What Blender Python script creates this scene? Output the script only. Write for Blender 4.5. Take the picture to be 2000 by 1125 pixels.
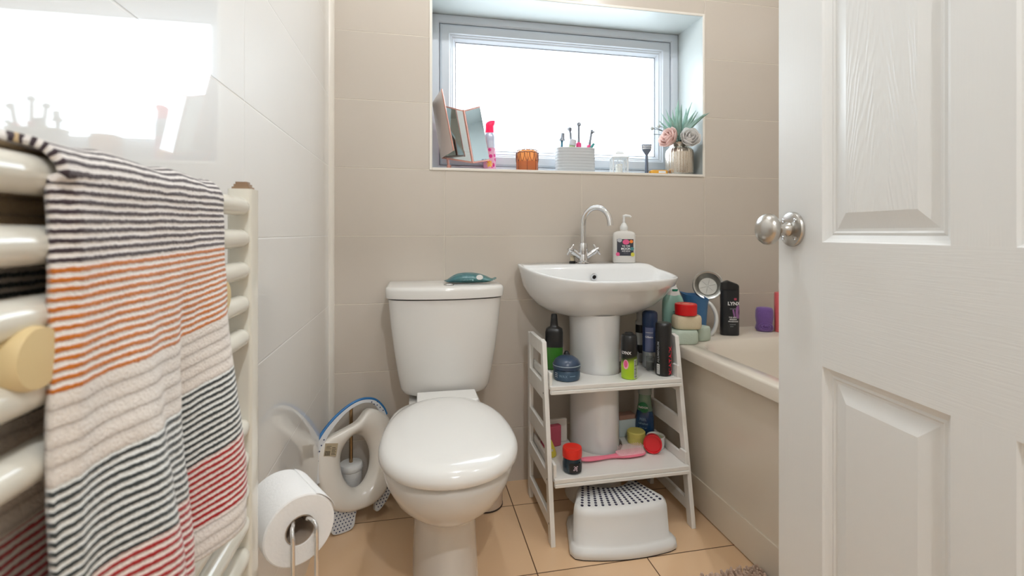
import bpy, bmesh, math, random
from mathutils import Vector, Matrix, Euler, noise
for o in list(bpy.data.objects): bpy.data.objects.remove(o)
SC = bpy.context.scene
COL = SC.collection
PI = math.pi
random.seed(7)
CZ = 0.954            # eye height

# ------------------------------------------------------------------ camera
cam = bpy.data.cameras.new('camera'); camo = bpy.data.objects.new('camera', cam); COL.objects.link(camo)
camo.location = (0, 0, CZ); camo.rotation_euler = (PI/2, 0, -math.atan2(0.1968, 0.9804))
cam.sensor_width = 36; cam.lens = 932/2000*36
cam.shift_y = -(562.5-455)/2000
cam.clip_start = 0.02
cam.dof.use_dof = True; cam.dof.focus_distance = 1.55; cam.dof.aperture_fstop = 7.0
SC.camera = camo

# ------------------------------------------------------------------ sky and exposure
SKY = 6.5
world = bpy.data.worlds.new('overcast_sky'); SC.world = world; world.use_nodes = True
bg = world.node_tree.nodes['Background']; bg.inputs[0].default_value = (0.84, 0.935, 1.0, 1); bg.inputs[1].default_value = SKY
SC.view_settings.view_transform = 'Standard'; SC.view_settings.look = 'None'
SC.view_settings.exposure = 0.12; SC.view_settings.gamma = 1.0; SC.view_settings.use_curve_mapping = False
SC.cycles.max_bounces = 10; SC.cycles.diffuse_bounces = 5; SC.cycles.glossy_bounces = 5
SC.cycles.transmission_bounces = 8; SC.cycles.transparent_max_bounces = 12
SC.cycles.sample_clamp_indirect = 6.0
SC.cycles.use_denoising = True
SC.cycles.caustics_refractive = False; SC.cycles.caustics_reflective = False

# daylight comes in through the window opening (portal), lamps on the ceiling
WX0, WX1, WZ0, WZ1, WY = 0.058, 1.174, 1.198, 1.859, 1.99
def area(name, loc, rot, sx, sy, power, col, portal=False, shape='RECTANGLE'):
    l = bpy.data.lights.new(name, 'AREA'); l.shape = shape; l.size = sx; l.size_y = sy
    l.energy = power; l.color = col
    if portal: l.cycles.is_portal = True
    o = bpy.data.objects.new(name, l); COL.objects.link(o); o.location = loc; o.rotation_euler = rot
    return o
area('window_portal', ((WX0+WX1)/2, WY+0.05, (WZ0+WZ1)/2), (-PI/2, 0, 0), 1.1, 0.65, 1, (1,1,1), True)
WARM = (0.93, 0.965, 1.0)
LAMPS = [(0.26, 1.00, 2.32, 15.0), (1.05, 0.75, 2.32, 13.0), (0.25, -0.65, 2.32, 40.0)]
def point(name, loc, power, col, r):
    l = bpy.data.lights.new(name, 'POINT'); l.energy = power; l.color = col; l.shadow_soft_size = r
    o = bpy.data.objects.new(name, l); COL.objects.link(o); o.location = loc
    return o

# ------------------------------------------------------------------ materials
def srgb(r, g, b):
    f = lambda c: (c/255/12.92) if c/255 <= 0.04045 else ((c/255+0.055)/1.055)**2.4
    return (f(r), f(g), f(b), 1)
class NT:
    def __init__(s, m): s.t = m.node_tree; s.n = s.t.nodes; s.l = s.t.links
    def node(s, typ, **kw):
        n = s.n.new(typ)
        for k, v in kw.items(): setattr(n, k, v)
        return n
    def put(s, sock, v):
        if isinstance(v, bpy.types.NodeSocket): s.l.new(v, sock)
        elif v is not None: sock.default_value = v
    def math(s, op, a, b=None, c=None, clamp=False):
        n = s.node('ShaderNodeMath', operation=op); n.use_clamp = clamp
        s.put(n.inputs[0], a); s.put(n.inputs[1], b)
        if c is not None: s.put(n.inputs[2], c)
        return n.outputs[0]
    def mix(s, f, a, b):
        n = s.node('ShaderNodeMix', data_type='RGBA'); s.put(n.inputs[0], f); s.put(n.inputs[6], a); s.put(n.inputs[7], b)
        return n.outputs[2]
    def noise(s, scale, detail=2, vec=None, rough=0.5):
        n = s.node('ShaderNodeTexNoise'); n.inputs['Scale'].default_value = scale; n.inputs['Detail'].default_value = detail
        n.inputs['Roughness'].default_value = rough
        if vec is not None: s.l.new(vec, n.inputs['Vector'])
        return n.outputs[0]
    def bump(s, h, dist=0.001, strength=1.0):
        n = s.node('ShaderNodeBump'); n.inputs['Strength'].default_value = strength; n.inputs['Distance'].default_value = dist
        s.put(n.inputs['Height'], h); return n.outputs[0]
MATS = {}
def mat(name, col, rough=0.5, metal=0.0, ior=1.5, coat=0.0, trans=0.0, alpha=1.0, bump=0.0, bscale=60, vary=0.04, emit=0, sss=0.0, sheen=0.0):
    if name in MATS: return MATS[name]
    m = bpy.data.materials.new(name); m.use_nodes = True; t = NT(m)
    b = t.n['Principled BSDF']
    base = srgb(*col)
    tc = t.node('ShaderNodeTexCoord').outputs['Object']
    nz = t.noise(bscale*0.3, 3, tc)
    dark = tuple(c*(1-vary) for c in base[:3]) + (1,)
    t.put(b.inputs['Base Color'], t.mix(nz, dark, base))
    b.inputs['Roughness'].default_value = rough; b.inputs['Metallic'].default_value = metal
    b.inputs['IOR'].default_value = ior; b.inputs['Coat Weight'].default_value = coat
    b.inputs['Coat Roughness'].default_value = 0.05
    b.inputs['Transmission Weight'].default_value = trans; b.inputs['Alpha'].default_value = alpha
    if sss: b.inputs['Subsurface Weight'].default_value = sss; b.inputs['Subsurface Radius'].default_value = (0.01,0.008,0.006)
    if sheen: b.inputs['Sheen Weight'].default_value = sheen
    if bump:
        t.put(b.inputs['Normal'], t.bump(t.noise(bscale, 3, tc), bump))
    MATS[name] = m
    return m
def translucent(m, f, tint=None):
    # thin material that lets light through: mix in a translucent lobe with the same colour
    t = NT(m); b = t.n['Principled BSDF']; out = t.n['Material Output']
    tl = t.node('ShaderNodeBsdfTranslucent'); src = b.inputs['Base Color']
    if tint is not None: tl.inputs[0].default_value = srgb(*tint)
    elif src.is_linked: t.l.new(src.links[0].from_socket, tl.inputs[0])
    else: tl.inputs[0].default_value = src.default_value
    mx = t.node('ShaderNodeMixShader'); mx.inputs[0].default_value = f
    t.l.new(b.outputs[0], mx.inputs[1]); t.l.new(tl.outputs[0], mx.inputs[2]); t.l.new(mx.outputs[0], out.inputs[0])
    return m
def tile_mat(name, base, grout, axes, rough, gw=0.003, ior=1.5, vary=0.05, bumpd=0.0012, wav=0.00012):
    m = bpy.data.materials.new(name); m.use_nodes = True; t = NT(m); b = t.n['Principled BSDF']
    g = t.node('ShaderNodeNewGeometry').outputs['Position']
    sep = t.node('ShaderNodeSeparateXYZ'); t.l.new(g, sep.inputs[0])
    masks = []; cells = []
    for ax, o, per in axes:
        q = t.math('DIVIDE', t.math('SUBTRACT', sep.outputs[ax], o), per)
        fr = t.math('FRACT', t.math('ADD', q, 50.0))
        d = t.math('MULTIPLY', t.math('SUBTRACT', 0.5, t.math('ABSOLUTE', t.math('SUBTRACT', fr, 0.5))), per)
        mr = t.node('ShaderNodeMapRange', interpolation_type='SMOOTHSTEP')
        t.put(mr.inputs[0], d); mr.inputs[1].default_value = gw*0.35; mr.inputs[2].default_value = gw*0.65
        masks.append(mr.outputs[0]); cells.append(t.math('FLOOR', t.math('ADD', q, 50.0)))
    mk = t.math('MULTIPLY', masks[0], masks[1])
    wn = t.node('ShaderNodeTexWhiteNoise', noise_dimensions='2D')
    cb = t.node('ShaderNodeCombineXYZ'); t.put(cb.inputs[0], cells[0]); t.put(cb.inputs[1], cells[1]); t.l.new(cb.outputs[0], wn.inputs['Vector'])
    nz = t.noise(5, 4, g)
    base = srgb(*base); dk = tuple(c*(1-vary) for c in base[:3]) + (1,)
    f = t.math('ADD', t.math('MULTIPLY', wn.outputs[0], 0.5), t.math('MULTIPLY', nz, 0.5))
    colr = t.mix(f, dk, base)
    t.put(b.inputs['Base Color'], t.mix(mk, srgb(*grout), colr))
    t.put(b.inputs['Roughness'], t.math('SUBTRACT', 0.75, t.math('MULTIPLY', mk, 0.75-rough)))
    b.inputs['IOR'].default_value = ior
    h = t.math('ADD', t.math('MULTIPLY', mk, bumpd), t.math('MULTIPLY', t.noise(9, 2, g), wav))
    n = t.node('ShaderNodeBump'); n.inputs['Distance'].default_value = 1.0; n.inputs['Strength'].default_value = 1.0
    t.put(n.inputs['Height'], h); t.put(b.inputs['Normal'], n.outputs[0])
    return m
GZ = ('Z', 0.9435, 0.2465)
T_BACK = tile_mat('beige_wall_tile_back', (205,195,183), (224,214,200), [('X', 0.104, 0.540), GZ], 0.16)
T_LEFT = tile_mat('wall_tile_left_haze_pale', (232,231,228), (244,244,242), [('Y', 0.936, 0.540), GZ], 0.48, ior=1.9, gw=0.0035)  # same beige tile; hazy window reflection painted in as a paler, cooler base
_b = T_LEFT.node_tree.nodes['Principled BSDF']; _b.inputs['Coat Weight'].default_value = 1.0; _b.inputs['Coat Roughness'].default_value = 0.03; _b.inputs['Coat IOR'].default_value = 1.6
T_FLOOR = tile_mat('cream_floor_tile', (230,194,156), (96,66,42), [('X', 0.0, 0.3325), ('Y', 1.297, 0.340)], 0.14, vary=0.08, wav=0.0002)
CERAMIC = mat('white_glazed_ceramic', (228,228,227), 0.08, ior=1.5, coat=0.3, vary=0.01)
CERAMIC2 = mat('white_toilet_ceramic', (220,217,212), 0.12, vary=0.01)
SEATM = mat('white_seat_plastic', (234,232,228), 0.16, vary=0.01, coat=0.25)
CHROME = mat('chrome', (225,226,228), 0.07, 1.0, vary=0.02)
STEEL = mat('brushed_steel', (196,192,186), 0.26, 1.0, vary=0.06, bump=0.00015, bscale=90)
BRONZE = mat('bronze_metal', (176,146,110), 0.25, 1.0)
PAINTW = mat('white_paint', (232,230,225), 0.42, bump=0.0002, bscale=120, vary=0.02)
UPVC = mat('white_upvc', (206,211,218), 0.28, vary=0.01)
REVEAL = mat('reveal_plaster_greyed', (192,197,195), 0.35, vary=0.02)  # white plaster; shading beside the bright window put in as a grey base
CEIL = mat('ceiling_white', (236,234,228), 0.8)
SHELFW = mat('white_lacquered_wood', (228,225,219), 0.38, bump=0.00015, bscale=80, vary=0.04)
RADM = mat('cream_white_enamel', (230,226,214), 0.14, coat=0.3, vary=0.01)
BATHM = mat('white_bath_acrylic', (226,216,202), 0.14, vary=0.01)
PANELM = mat('cream_bath_panel', (226,216,200), 0.22, vary=0.02)
BLACKP = mat('black_plastic', (26,26,27), 0.32)
WHITEP = mat('white_plastic', (230,230,228), 0.3)
GLASSC = mat('clear_plastic', (235,240,240), 0.08, trans=0.9, ior=1.4)
DARK = mat('dark_gap', (40,34,28), 0.8)

# ------------------------------------------------------------------ mesh builder
class MB:
    def __init__(s): s.v = []; s.f = []; s.m = []; s.mi = 0; s.uv = {}
    def add(s, pts): i = len(s.v); s.v += [tuple(p) for p in pts]; return i
    def face(s, idx): s.f.append(tuple(idx)); s.m.append(s.mi)
    def loft(s, rings, cap0=True, cap1=True, closed=True):
        n = len(rings[0]); base = [s.add(r) for r in rings]
        rg = n if closed else n-1
        for a, b in zip(base, base[1:]):
            for i in range(rg):
                j = (i+1) % n
                s.face((a+i, a+j, b+j, b+i))
        if cap0: s.face([base[0]+i for i in range(n)][::-1])
        if cap1: s.face([base[-1]+i for i in range(n)])
        return s
    def lathe(s, prof, c=(0,0,0), n=40, sx=1, sy=1, cap0=True, cap1=True, M=None):
        rings = []
        for r, z in prof:
            ring = [Vector((c[0]+r*sx*math.cos(2*PI*i/n), c[1]+r*sy*math.sin(2*PI*i/n), c[2]+z)) for i in range(n)]
            if M is not None: ring = [M @ p for p in ring]
            rings.append(ring)
        return s.loft(rings, cap0, cap1)
    def box(s, x0, y0, z0, x1, y1, z1, M=None):
        p = [Vector(q) for q in ((x0,y0,z0),(x1,y0,z0),(x1,y1,z0),(x0,y1,z0),(x0,y0,z1),(x1,y0,z1),(x1,y1,z1),(x0,y1,z1))]
        if M is not None: p = [M @ q for q in p]
        i = s.add(p)
        for f in ((3,2,1,0),(4,5,6,7),(0,1,5,4),(1,2,6,5),(2,3,7,6),(3,0,4,7)): s.face([i+k for k in f])
        return s
    def tube(s, path, r, n=12, caps=True, flat=1.0):
        path = [Vector(p) for p in path]; rs = r if isinstance(r, (list, tuple)) else [r]*len(path)
        rings = []; up = None
        for k, p in enumerate(path):
            d = (path[min(k+1, len(path)-1)] - path[max(k-1, 0)]).normalized()
            if up is None:
                up = Vector((0,0,1)) if abs(d.z) < 0.9 else Vector((1,0,0))
            a = (up - d*up.dot(d)).normalized(); b = d.cross(a); up = a
            rings.append([p + (a*math.cos(2*PI*i/n)*flat + b*math.sin(2*PI*i/n))*rs[k] for i in range(n)])
        return s.loft(rings, caps, caps)
    def prism(s, out, z0, z1, M=None):
        a = [Vector((x, y, z0)) for x, y in out]; b = [Vector((x, y, z1)) for x, y in out]
        if M is not None: a = [M @ p for p in a]; b = [M @ p for p in b]
        return s.loft([a, b])
    def build(s, name, mats, parent=None, smooth=True, bevel=0, seg=2, sub=0, angle=35, recalc=True, loc=None):
        me = bpy.data.meshes.new(name)
        v = s.v
        if loc is not None: v = [tuple(Vector(p)-Vector(loc)) for p in v]
        me.from_pydata(v, [], s.f); 
        if not isinstance(mats, (list, tuple)): mats = [mats]
        for m in mats: me.materials.append(m)
        for p, k in zip(me.polygons, s.m): p.material_index = min(k, len(mats)-1)
        if recalc:
            bm = bmesh.new(); bm.from_mesh(me); bmesh.ops.recalc_face_normals(bm, faces=bm.faces); bm.to_mesh(me); bm.free()
        if smooth:
            me.polygons.foreach_set('use_smooth', [True]*len(me.polygons))
            if not sub: me.set_sharp_from_angle(angle=math.radians(angle))
        o = bpy.data.objects.new(name, me); COL.objects.link(o)
        if loc is not None: o.location = loc
        if parent is not None: o.parent = parent
        if bevel:
            bv = o.modifiers.new('bevel', 'BEVEL'); bv.width = bevel; bv.segments = seg; bv.limit_method = 'ANGLE'; bv.angle_limit = math.radians(30); bv.harden_normals = False
        if sub:
            sb = o.modifiers.new('sub', 'SUBSURF'); sb.levels = sub; sb.render_levels = sub
        return o
def tag(o, label, cat, group=None):
    o['label'] = label; o['category'] = cat
    if group: o['group'] = group
    return o
def thing(name, label, cat, loc=(0,0,0), rotz=0, group=None):
    o = bpy.data.objects.new(name, None); COL.objects.link(o); o.empty_display_size = 0.03
    o.location = loc; o.rotation_euler = (0, 0, rotz)
    return tag(o, label, cat, group)
def struct(o): o['kind'] = 'structure'; return o
def circ(cx, cy, z, r, n=40, sx=1, sy=1): return [(cx+r*sx*math.cos(2*PI*i/n), cy+r*sy*math.sin(2*PI*i/n), z) for i in range(n)]
def sring(cx, cy, z, hx, hy, e=4.0, n=48):
    out = []
    for i in range(n):
        a = 2*PI*i/n; c, q = math.cos(a), math.sin(a)
        k = (abs(c)**e + abs(q)**e)**(-1/e)
        out.append((cx+hx*c*k, cy+hy*q*k, z))
    return out
def rrect(x0, y0, x1, y1, r, n=6):
    out = []
    for cx, cy, a0 in ((x1-r, y1-r, 0), (x0+r, y1-r, 90), (x0+r, y0+r, 180), (x1-r, y0+r, 270)):
        for i in range(n+1):
            a = math.radians(a0+90*i/n); out.append((cx+r*math.cos(a), cy+r*math.sin(a)))
    return out
def catmull(pts, per=6, closed=False):
    P = [Vector(p) for p in pts]; n = len(P); out = []
    rng = n if closed else n-1
    for i in range(rng):
        g = lambda k: P[k % n] if closed else P[max(0, min(n-1, k))]
        p0, p1, p2, p3 = g(i-1), g(i), g(i+1), g(i+2)
        for j in range(per):
            t = j/per
            out.append(0.5*((2*p1)+(p2-p0)*t+(2*p0-5*p1+4*p2-p3)*t*t+(3*p1-p0-3*p2+p3)*t**3))
    if not closed: out.append(P[-1])
    return out
def ln(a, b, t): return a+(b-a)*t
def text(name, s, size, m, parent, M, wrap=0, th=0.0004, align='CENTER', spacing=1.0, wy=1.0, bold=0.0, se=None):
    cu = bpy.data.curves.new(name, 'FONT'); cu.body = s; cu.size = size; cu.align_x = align; cu.align_y = 'CENTER'
    cu.extrude = th; cu.resolution_u = 3; cu.space_character = spacing; cu.offset = bold*size
    tmp = bpy.data.objects.new('tmp', cu); COL.objects.link(tmp)
    dg = bpy.context.evaluated_depsgraph_get(); me = bpy.data.meshes.new_from_object(tmp.evaluated_get(dg))
    bpy.data.objects.remove(tmp)
    me.name = name; me.materials.clear(); me.materials.append(m)
    # text lies in x (right), z (up), facing -y; wrap: cylinder of that radius whose front is at y=-wrap
    tx_ = M.translation.x; M0 = M.copy()
    if wrap or se: M0.translation.x = 0
    for v in me.vertices:
        x, y, z = v.co
        if se: v.co = M0 @ Vector((x+tx_, se_y(x+tx_, se)-0.0004-z, y))
        elif wrap:
            a = (x+tx_)/wrap; r = wrap+z
            v.co = M0 @ Vector((math.sin(a)*r, -math.cos(a)*r*wy, y))
        else: v.co = M @ Vector((x, -z, y))
    o = bpy.data.objects.new(name, me); COL.objects.link(o); o.parent = parent
    return o
def se_y(x, se): return -se[1]*max(0.02, 1-min(1, abs(x)/se[0])**se[2])**(1/se[2])
def TR(x=0, y=0, z=0, rx=0, ry=0, rz=0): return Matrix.Translation((x,y,z)) @ Euler((rx,ry,rz)).to_matrix().to_4x4()
def patch(name, w, h, m, parent, wrap, z, a0=0, th=0.0004, wy=1.0, pts=None, n=14, se=None):
    # a printed shape on a round body: outline in (x,z) mapped to the cylinder front
    b = MB()
    if pts is None:
        out = [(-w/2+w*i/n, -h/2) for i in range(n+1)] + [(w/2-w*i/n, h/2) for i in range(n+1)]
    else: out = pts
    if wrap:
        if se: f = lambda x, zz, r: (x+a0*wrap, se_y(x+a0*wrap, se)-0.0003, z+zz)
        else: f = lambda x, zz, r: (math.sin(x/wrap+a0)*r, -math.cos(x/wrap+a0)*r*wy, z+zz)
        if pts is None:
            m1 = len(out)//2
            for R in (wrap+th,):
                lo = b.add([f(x, zz, R) for x, zz in out[:m1]]); hi = b.add([f(x, zz, R) for x, zz in out[m1:][::-1]])
                for i in range(m1-1): b.face((lo+i, lo+i+1, hi+i+1, hi+i))
        else:
            cxx = sum(p[0] for p in out)/len(out); czz = sum(p[1] for p in out)/len(out)
            c = b.add([f(cxx, czz, wrap+th)]); i0 = b.add([f(x, zz, wrap+th) for x, zz in out])
            for i in range(len(out)): b.face((c, i0+i, i0+(i+1) % len(out)))
    else:
        b.add([(x, -th, z+zz) for x, zz in out]); b.face(range(len(out)))
    return b.build(name, m, parent, recalc=False)
def ell(cx, cz, rx, rz, n=20): return [(cx+rx*math.cos(2*PI*i/n), cz+rz*math.sin(2*PI*i/n)) for i in range(n)]

# ------------------------------------------------------------------ the room
XL, XR, YB, YF, ZC = -0.303, 1.66, 1.80, -0.06, 2.36
b = MB()
b.box(XL, YB, 0, WX0, YB+0.26, ZC); b.box(WX1, YB, 0, XR, YB+0.26, ZC)
b.box(WX0, YB, 0, WX1, YB+0.26, WZ0-0.002); b.box(WX0, YB, WZ1+0.002, WX1, YB+0.26, ZC)
struct(b.build('wall_back', T_BACK, smooth=False))
b = MB(); b.box(XL-0.1, YF-0.1, 0, XL, YB+0.26, ZC); struct(b.build('wall_left', T_LEFT, smooth=False))
b = MB(); b.box(XR, YF-0.1, 0, XR+0.1, YB+0.26, ZC); struct(b.build('wall_right', T_BACK, smooth=False))
DX0, DX1 = -0.19, 0.615
b = MB(); b.box(XL, YF-0.1, 0, DX0, YF, ZC); b.box(DX1, YF-0.1, 0, XR, YF, ZC); b.box(DX0, YF-0.1, 2.02, DX1, YF, ZC)
struct(b.build('wall_front', T_BACK, smooth=False))
HALLM = mat('hall_wall_paint', (228,226,222), 0.7)
b = MB(); b.box(-0.9, -1.5, 0, -0.8, YF-0.1, ZC); b.box(1.3, -1.5, 0, 1.4, YF-0.1, ZC); b.box(-0.9, -1.6, 0, 1.4, -1.5, ZC)
b.box(-0.9, YF-0.1, 0, XL-0.1, YF-0.05, ZC)
struct(b.build('wall_hall', HALLM, smooth=False))
b = MB(); b.box(-0.9, -1.6, -0.08, XR+0.1, YB+0.26, 0); struct(b.build('floor', T_FLOOR, smooth=False))
b = MB(); b.box(-0.9, -1.6, ZC, XR+0.1, YB+0.26, ZC+0.08); struct(b.build('ceiling', CEIL, smooth=False))
# corner bead between the tiled walls, and the bead round the window opening
BEAD = mat('white_tile_trim', (236,230,220), 0.3)
b = MB(); b.loft([[(XL, YB, z), (XL+0.016, YB, z), (XL+0.0125, YB-0.009, z), (XL+0.005, YB-0.017, z), (XL, YB-0.02, z)] for z in (0.0, ZC)])
struct(b.build('trim_1', BEAD, smooth=False))
b = MB(); w = 0.010
for a in ((WX0-w, WZ0-w, WX0, WZ1+w), (WX1, WZ0-w, WX1+w, WZ1+w), (WX0, WZ0-w, WX1, WZ0), (WX0, WZ1, WX1, WZ1+w)):
    b.box(a[0], YB-0.004, a[1], a[2], YB+0.002, a[3])
struct(b.build('trim_2', BEAD, smooth=False, bevel=0.0015))
# window: reveal lining, outer frame, sash and pane
win = bpy.data.objects.new('window_1', None); COL.objects.link(win); win.location = ((WX0+WX1)/2, WY, WZ0); struct(win)
def wl(b, name, m, **k):
    o = b.build(name, m, win, loc=tuple(win.location), **k); o.location = (0,0,0); return o
e = 0.004
b = MB(); b.box(WX0, YB-0.001, WZ0-e, WX1, WY, WZ0); wl(b, 'window_sill', REVEAL, smooth=False)
b = MB(); b.box(WX0-e, YB-0.001, WZ0, WX0+0.001, WY, WZ1); b.box(WX1-0.001, YB-0.001, WZ0, WX1+e, WY, WZ1); b.box(WX0, YB-0.001, WZ1-0.001, WX1, WY, WZ1+e)
wl(b, 'reveal_lining', REVEAL, smooth=False)
def frame_profile(b, prof):
    # prof: list of (inset, y); mitred rectangular ring sections
    rings = []
    for ins, y in prof:
        rings.append([(WX0+ins, y, WZ0+ins), (WX1-ins, y, WZ0+ins), (WX1-ins, y, WZ1-ins), (WX0+ins, y, WZ1-ins)])
    rings.append(rings[0])
    base = [b.add(r) for r in rings]
    for a, c in zip(base, base[1:]):
        for i in range(4):
            j = (i+1) % 4; b.face((a+i, a+j, c+j, c+i))
b = MB(); frame_profile(b, [(0, WY), (0.004, WY-0.004), (0.030, WY-0.004), (0.036, WY+0.002), (0.036, WY+0.03), (0.045, WY+0.03), (0.045, WY+0.07), (0, WY+0.07)])
wl(b, 'window_frame', UPVC, smooth=False, bevel=0.0015)
b = MB(); frame_profile(b, [(0.038, WY+0.02), (0.038, WY+0.004), (0.046, WY-0.002), (0.076, WY-0.002), (0.080, WY+0.004), (0.083, WY+0.004), (0.088, WY+0.010), (0.092, WY+0.010), (0.104, WY+0.024), (0.104, WY+0.045), (0.038, WY+0.045)])
wl(b, 'window_sash', UPVC, smooth=False, bevel=0.001)
b = MB(); q = 0.1035
frame_profile(b, [(q, WY+0.0235), (q+0.0025, WY+0.0235), (q+0.0025, WY+0.028), (q, WY+0.028)])
wl(b, 'gasket', mat('grey_gasket', (120,124,130), 0.6), smooth=False)
GL = bpy.data.materials.new('frosted_window_glass'); GL.use_nodes = True; t = NT(GL)
for n_ in list(t.n):
    if n_.type != 'OUTPUT_MATERIAL': t.n.remove(n_)
tr = t.node('ShaderNodeBsdfTransparent'); tr.inputs[0].default_value = (0.97, 0.985, 1, 1)
tl = t.node('ShaderNodeBsdfTranslucent'); tl.inputs[0].default_value = (0.9, 0.93, 0.95, 1)
gp = t.node('ShaderNodeNewGeometry').outputs['Position']; sp = t.node('ShaderNodeSeparateXYZ'); t.l.new(gp, sp.inputs[0])
mr = t.node('ShaderNodeMapRange'); t.put(mr.inputs[0], sp.outputs[2]); mr.inputs[1].default_value = 1.26; mr.inputs[2].default_value = 1.50; mr.inputs[3].default_value = 0.62; mr.inputs[4].default_value = 0.28
wet = t.noise(45, 5, gp, 0.7)
fac = t.math('MULTIPLY', mr.outputs[0], t.math('ADD', 0.55, wet), clamp=True)
mx = t.node('ShaderNodeMixShader'); t.put(mx.inputs[0], fac); t.l.new(tr.outputs[0], mx.inputs[1]); t.l.new(tl.outputs[0], mx.inputs[2])
t.l.new(mx.outputs[0], t.n['Material Output'].inputs[0])
b = MB(); b.add([(WX0+0.09, WY+0.03, WZ0+0.09), (WX1-0.09, WY+0.03, WZ0+0.09), (WX1-0.09, WY+0.03, WZ1-0.09), (WX0+0.09, WY+0.03, WZ1-0.09)]); b.face((0,1,2,3))
wl(b, 'window_pane', GL, smooth=False)

# ceiling lamps above the frame; the hall one is added as fill light
for k, (x, y, z, p) in enumerate(LAMPS):
    L = thing('ceiling_light', ['round ceiling spotlight above the toilet', 'round ceiling spotlight above the bath side', 'added fill lamp on the unseen hall ceiling'][k], 'ceiling light', (x, y, ZC))
    b = MB(); b.lathe([(0.045, 0), (0.045, -0.008), (0.032, -0.012), (0.030, -0.004), (0.001, -0.003)], n=32); b.build('rim', CHROME, L)
    point('lamp_light', (x, y, z), p, WARM, 0.022)

# ------------------------------------------------------------------ door (open leaf)
DW, DH, DT = 0.762, 1.975, 0.035
PROF = [(0, 0), (0.002, 0.0035), (0.006, 0.0065), (0.012, 0.0095), (0.016, 0.0085), (0.019, 0.0105), (0.023, 0.0105), (0.049, 0.0035), (0.051, 0.0035)]
def door_leaf():
    b = MB(); xs = [0, 0.119, 0.344, 0.418, 0.643, DW]; zs = [0, 0.20, 0.716, 0.932, 1.86, DH]
    for side in (0, 1):
        def pt(x, z, d): return (x, d if side == 0 else DT-d, z)
        for i in range(5):
            for j in range(5):
                x0, x1, z0, z1 = xs[i], xs[i+1], zs[j], zs[j+1]
                if i in (1, 3) and j in (1, 3):
                    rings = [[pt(x0+o_, z0+o_, d), pt(x1-o_, z0+o_, d), pt(x1-o_, z1-o_, d), pt(x0+o_, z1-o_, d)] for o_, d in PROF]
                    b.loft(rings, False, True)
                else:
                    k = b.add([pt(x0, z0, 0), pt(x1, z0, 0), pt(x1, z1, 0), pt(x0, z1, 0)]); b.face((k, k+1, k+2, k+3))
    for A, B in (((0,0,0),(0,DT,DH)), ((DW,0,0),(DW,DT,DH))):
        k = b.add([(A[0],0,0),(A[0],DT,0),(A[0],DT,DH),(A[0],0,DH)]); b.face((k,k+1,k+2,k+3))
    for z in (0, DH):
        k = b.add([(0,0,z),(DW,0,z),(DW,DT,z),(0,DT,z)]); b.face((k,k+1,k+2,k+3))
    return b
DM = bpy.data.materials.new('white_woodgrain_door'); DM.use_nodes = True; t = NT(DM); bs = t.n['Principled BSDF']
bs.inputs['Base Color'].default_value = srgb(229,229,227); bs.inputs['Roughness'].default_value = 0.34
tc = t.node('ShaderNodeTexCoord').outputs['Object']; sp = t.node('ShaderNodeSeparateXYZ'); t.l.new(tc, sp.inputs[0])
def grain_vec(sx, sz, ox=0):
    c = t.node('ShaderNodeCombineXYZ'); t.put(c.inputs[0], t.math('MULTIPLY', t.math('ADD', sp.outputs[0], ox), sx)); t.put(c.inputs[2], t.math('MULTIPLY', sp.outputs[2], sz)); return c.outputs[0]
# cathedral figure inside the panels, straight fine grain on stiles, horizontal on rails
par = t.math('ADD', t.math('MULTIPLY', t.math('POWER', t.math('ABSOLUTE', t.math('SUBTRACT', sp.outputs[0], 0.232)), 1.6), 75.0), t.math('MULTIPLY', sp.outputs[2], 3.2))
nzc = t.noise(1.0, 3, grain_vec(22, 3.0))
rings_ = t.math('SINE', t.math('MULTIPLY', t.math('ADD', par, t.math('MULTIPLY', nzc, 1.1)), 22.0))
cath = t.math('POWER', t.math('ABSOLUTE', rings_), 3.0)
fine = t.noise(1.0, 3, grain_vec(420, 16))
fineh = t.noise(1.0, 3, grain_vec(16, 420))
inpan = t.math('MULTIPLY', t.math('GREATER_THAN', sp.outputs[0], 0.119), t.math('LESS_THAN', sp.outputs[0], 0.643))
rail = t.math('MULTIPLY', inpan, t.math('MULTIPLY', t.math('GREATER_THAN', sp.outputs[2], 0.716), t.math('LESS_THAN', sp.outputs[2], 0.932)))
upan = t.math('MULTIPLY', t.math('GREATER_THAN', sp.outputs[2], 0.98), t.math('MULTIPLY', t.math('GREATER_THAN', sp.outputs[0], 0.170), t.math('LESS_THAN', sp.outputs[0], 0.293)))
hgt = t.math('ADD', t.math('MULTIPLY', cath, t.math('MULTIPLY', upan, 0.00028)), t.math('ADD', t.math('MULTIPLY', fine, t.math('MULTIPLY', t.math('SUBTRACT', 1.0, rail), 0.00014)), t.math('MULTIPLY', fineh, t.math('MULTIPLY', rail, 0.00022))))
nb = t.node('ShaderNodeBump'); nb.inputs['Distance'].default_value = 1.0; t.put(nb.inputs['Height'], hgt); t.put(bs.inputs['Normal'], nb.outputs[0])
door = bpy.data.objects.new('door_1', None); COL.objects.link(door); struct(door)
# local x runs from the free edge to the hinge, local y=0 is the face seen from the room side
ex = Vector((-0.121, -0.9927, 0)); nrm = Vector((-0.9927, 0.121, 0))
door.matrix_world = Matrix(((ex.x, -nrm.x, 0, 0.707), (ex.y, -nrm.y, 0, 0.826), (0, 0, 1, 0.006), (0, 0, 0, 1)))
door_leaf().build('door_leaf', DM, door, smooth=False)
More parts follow.
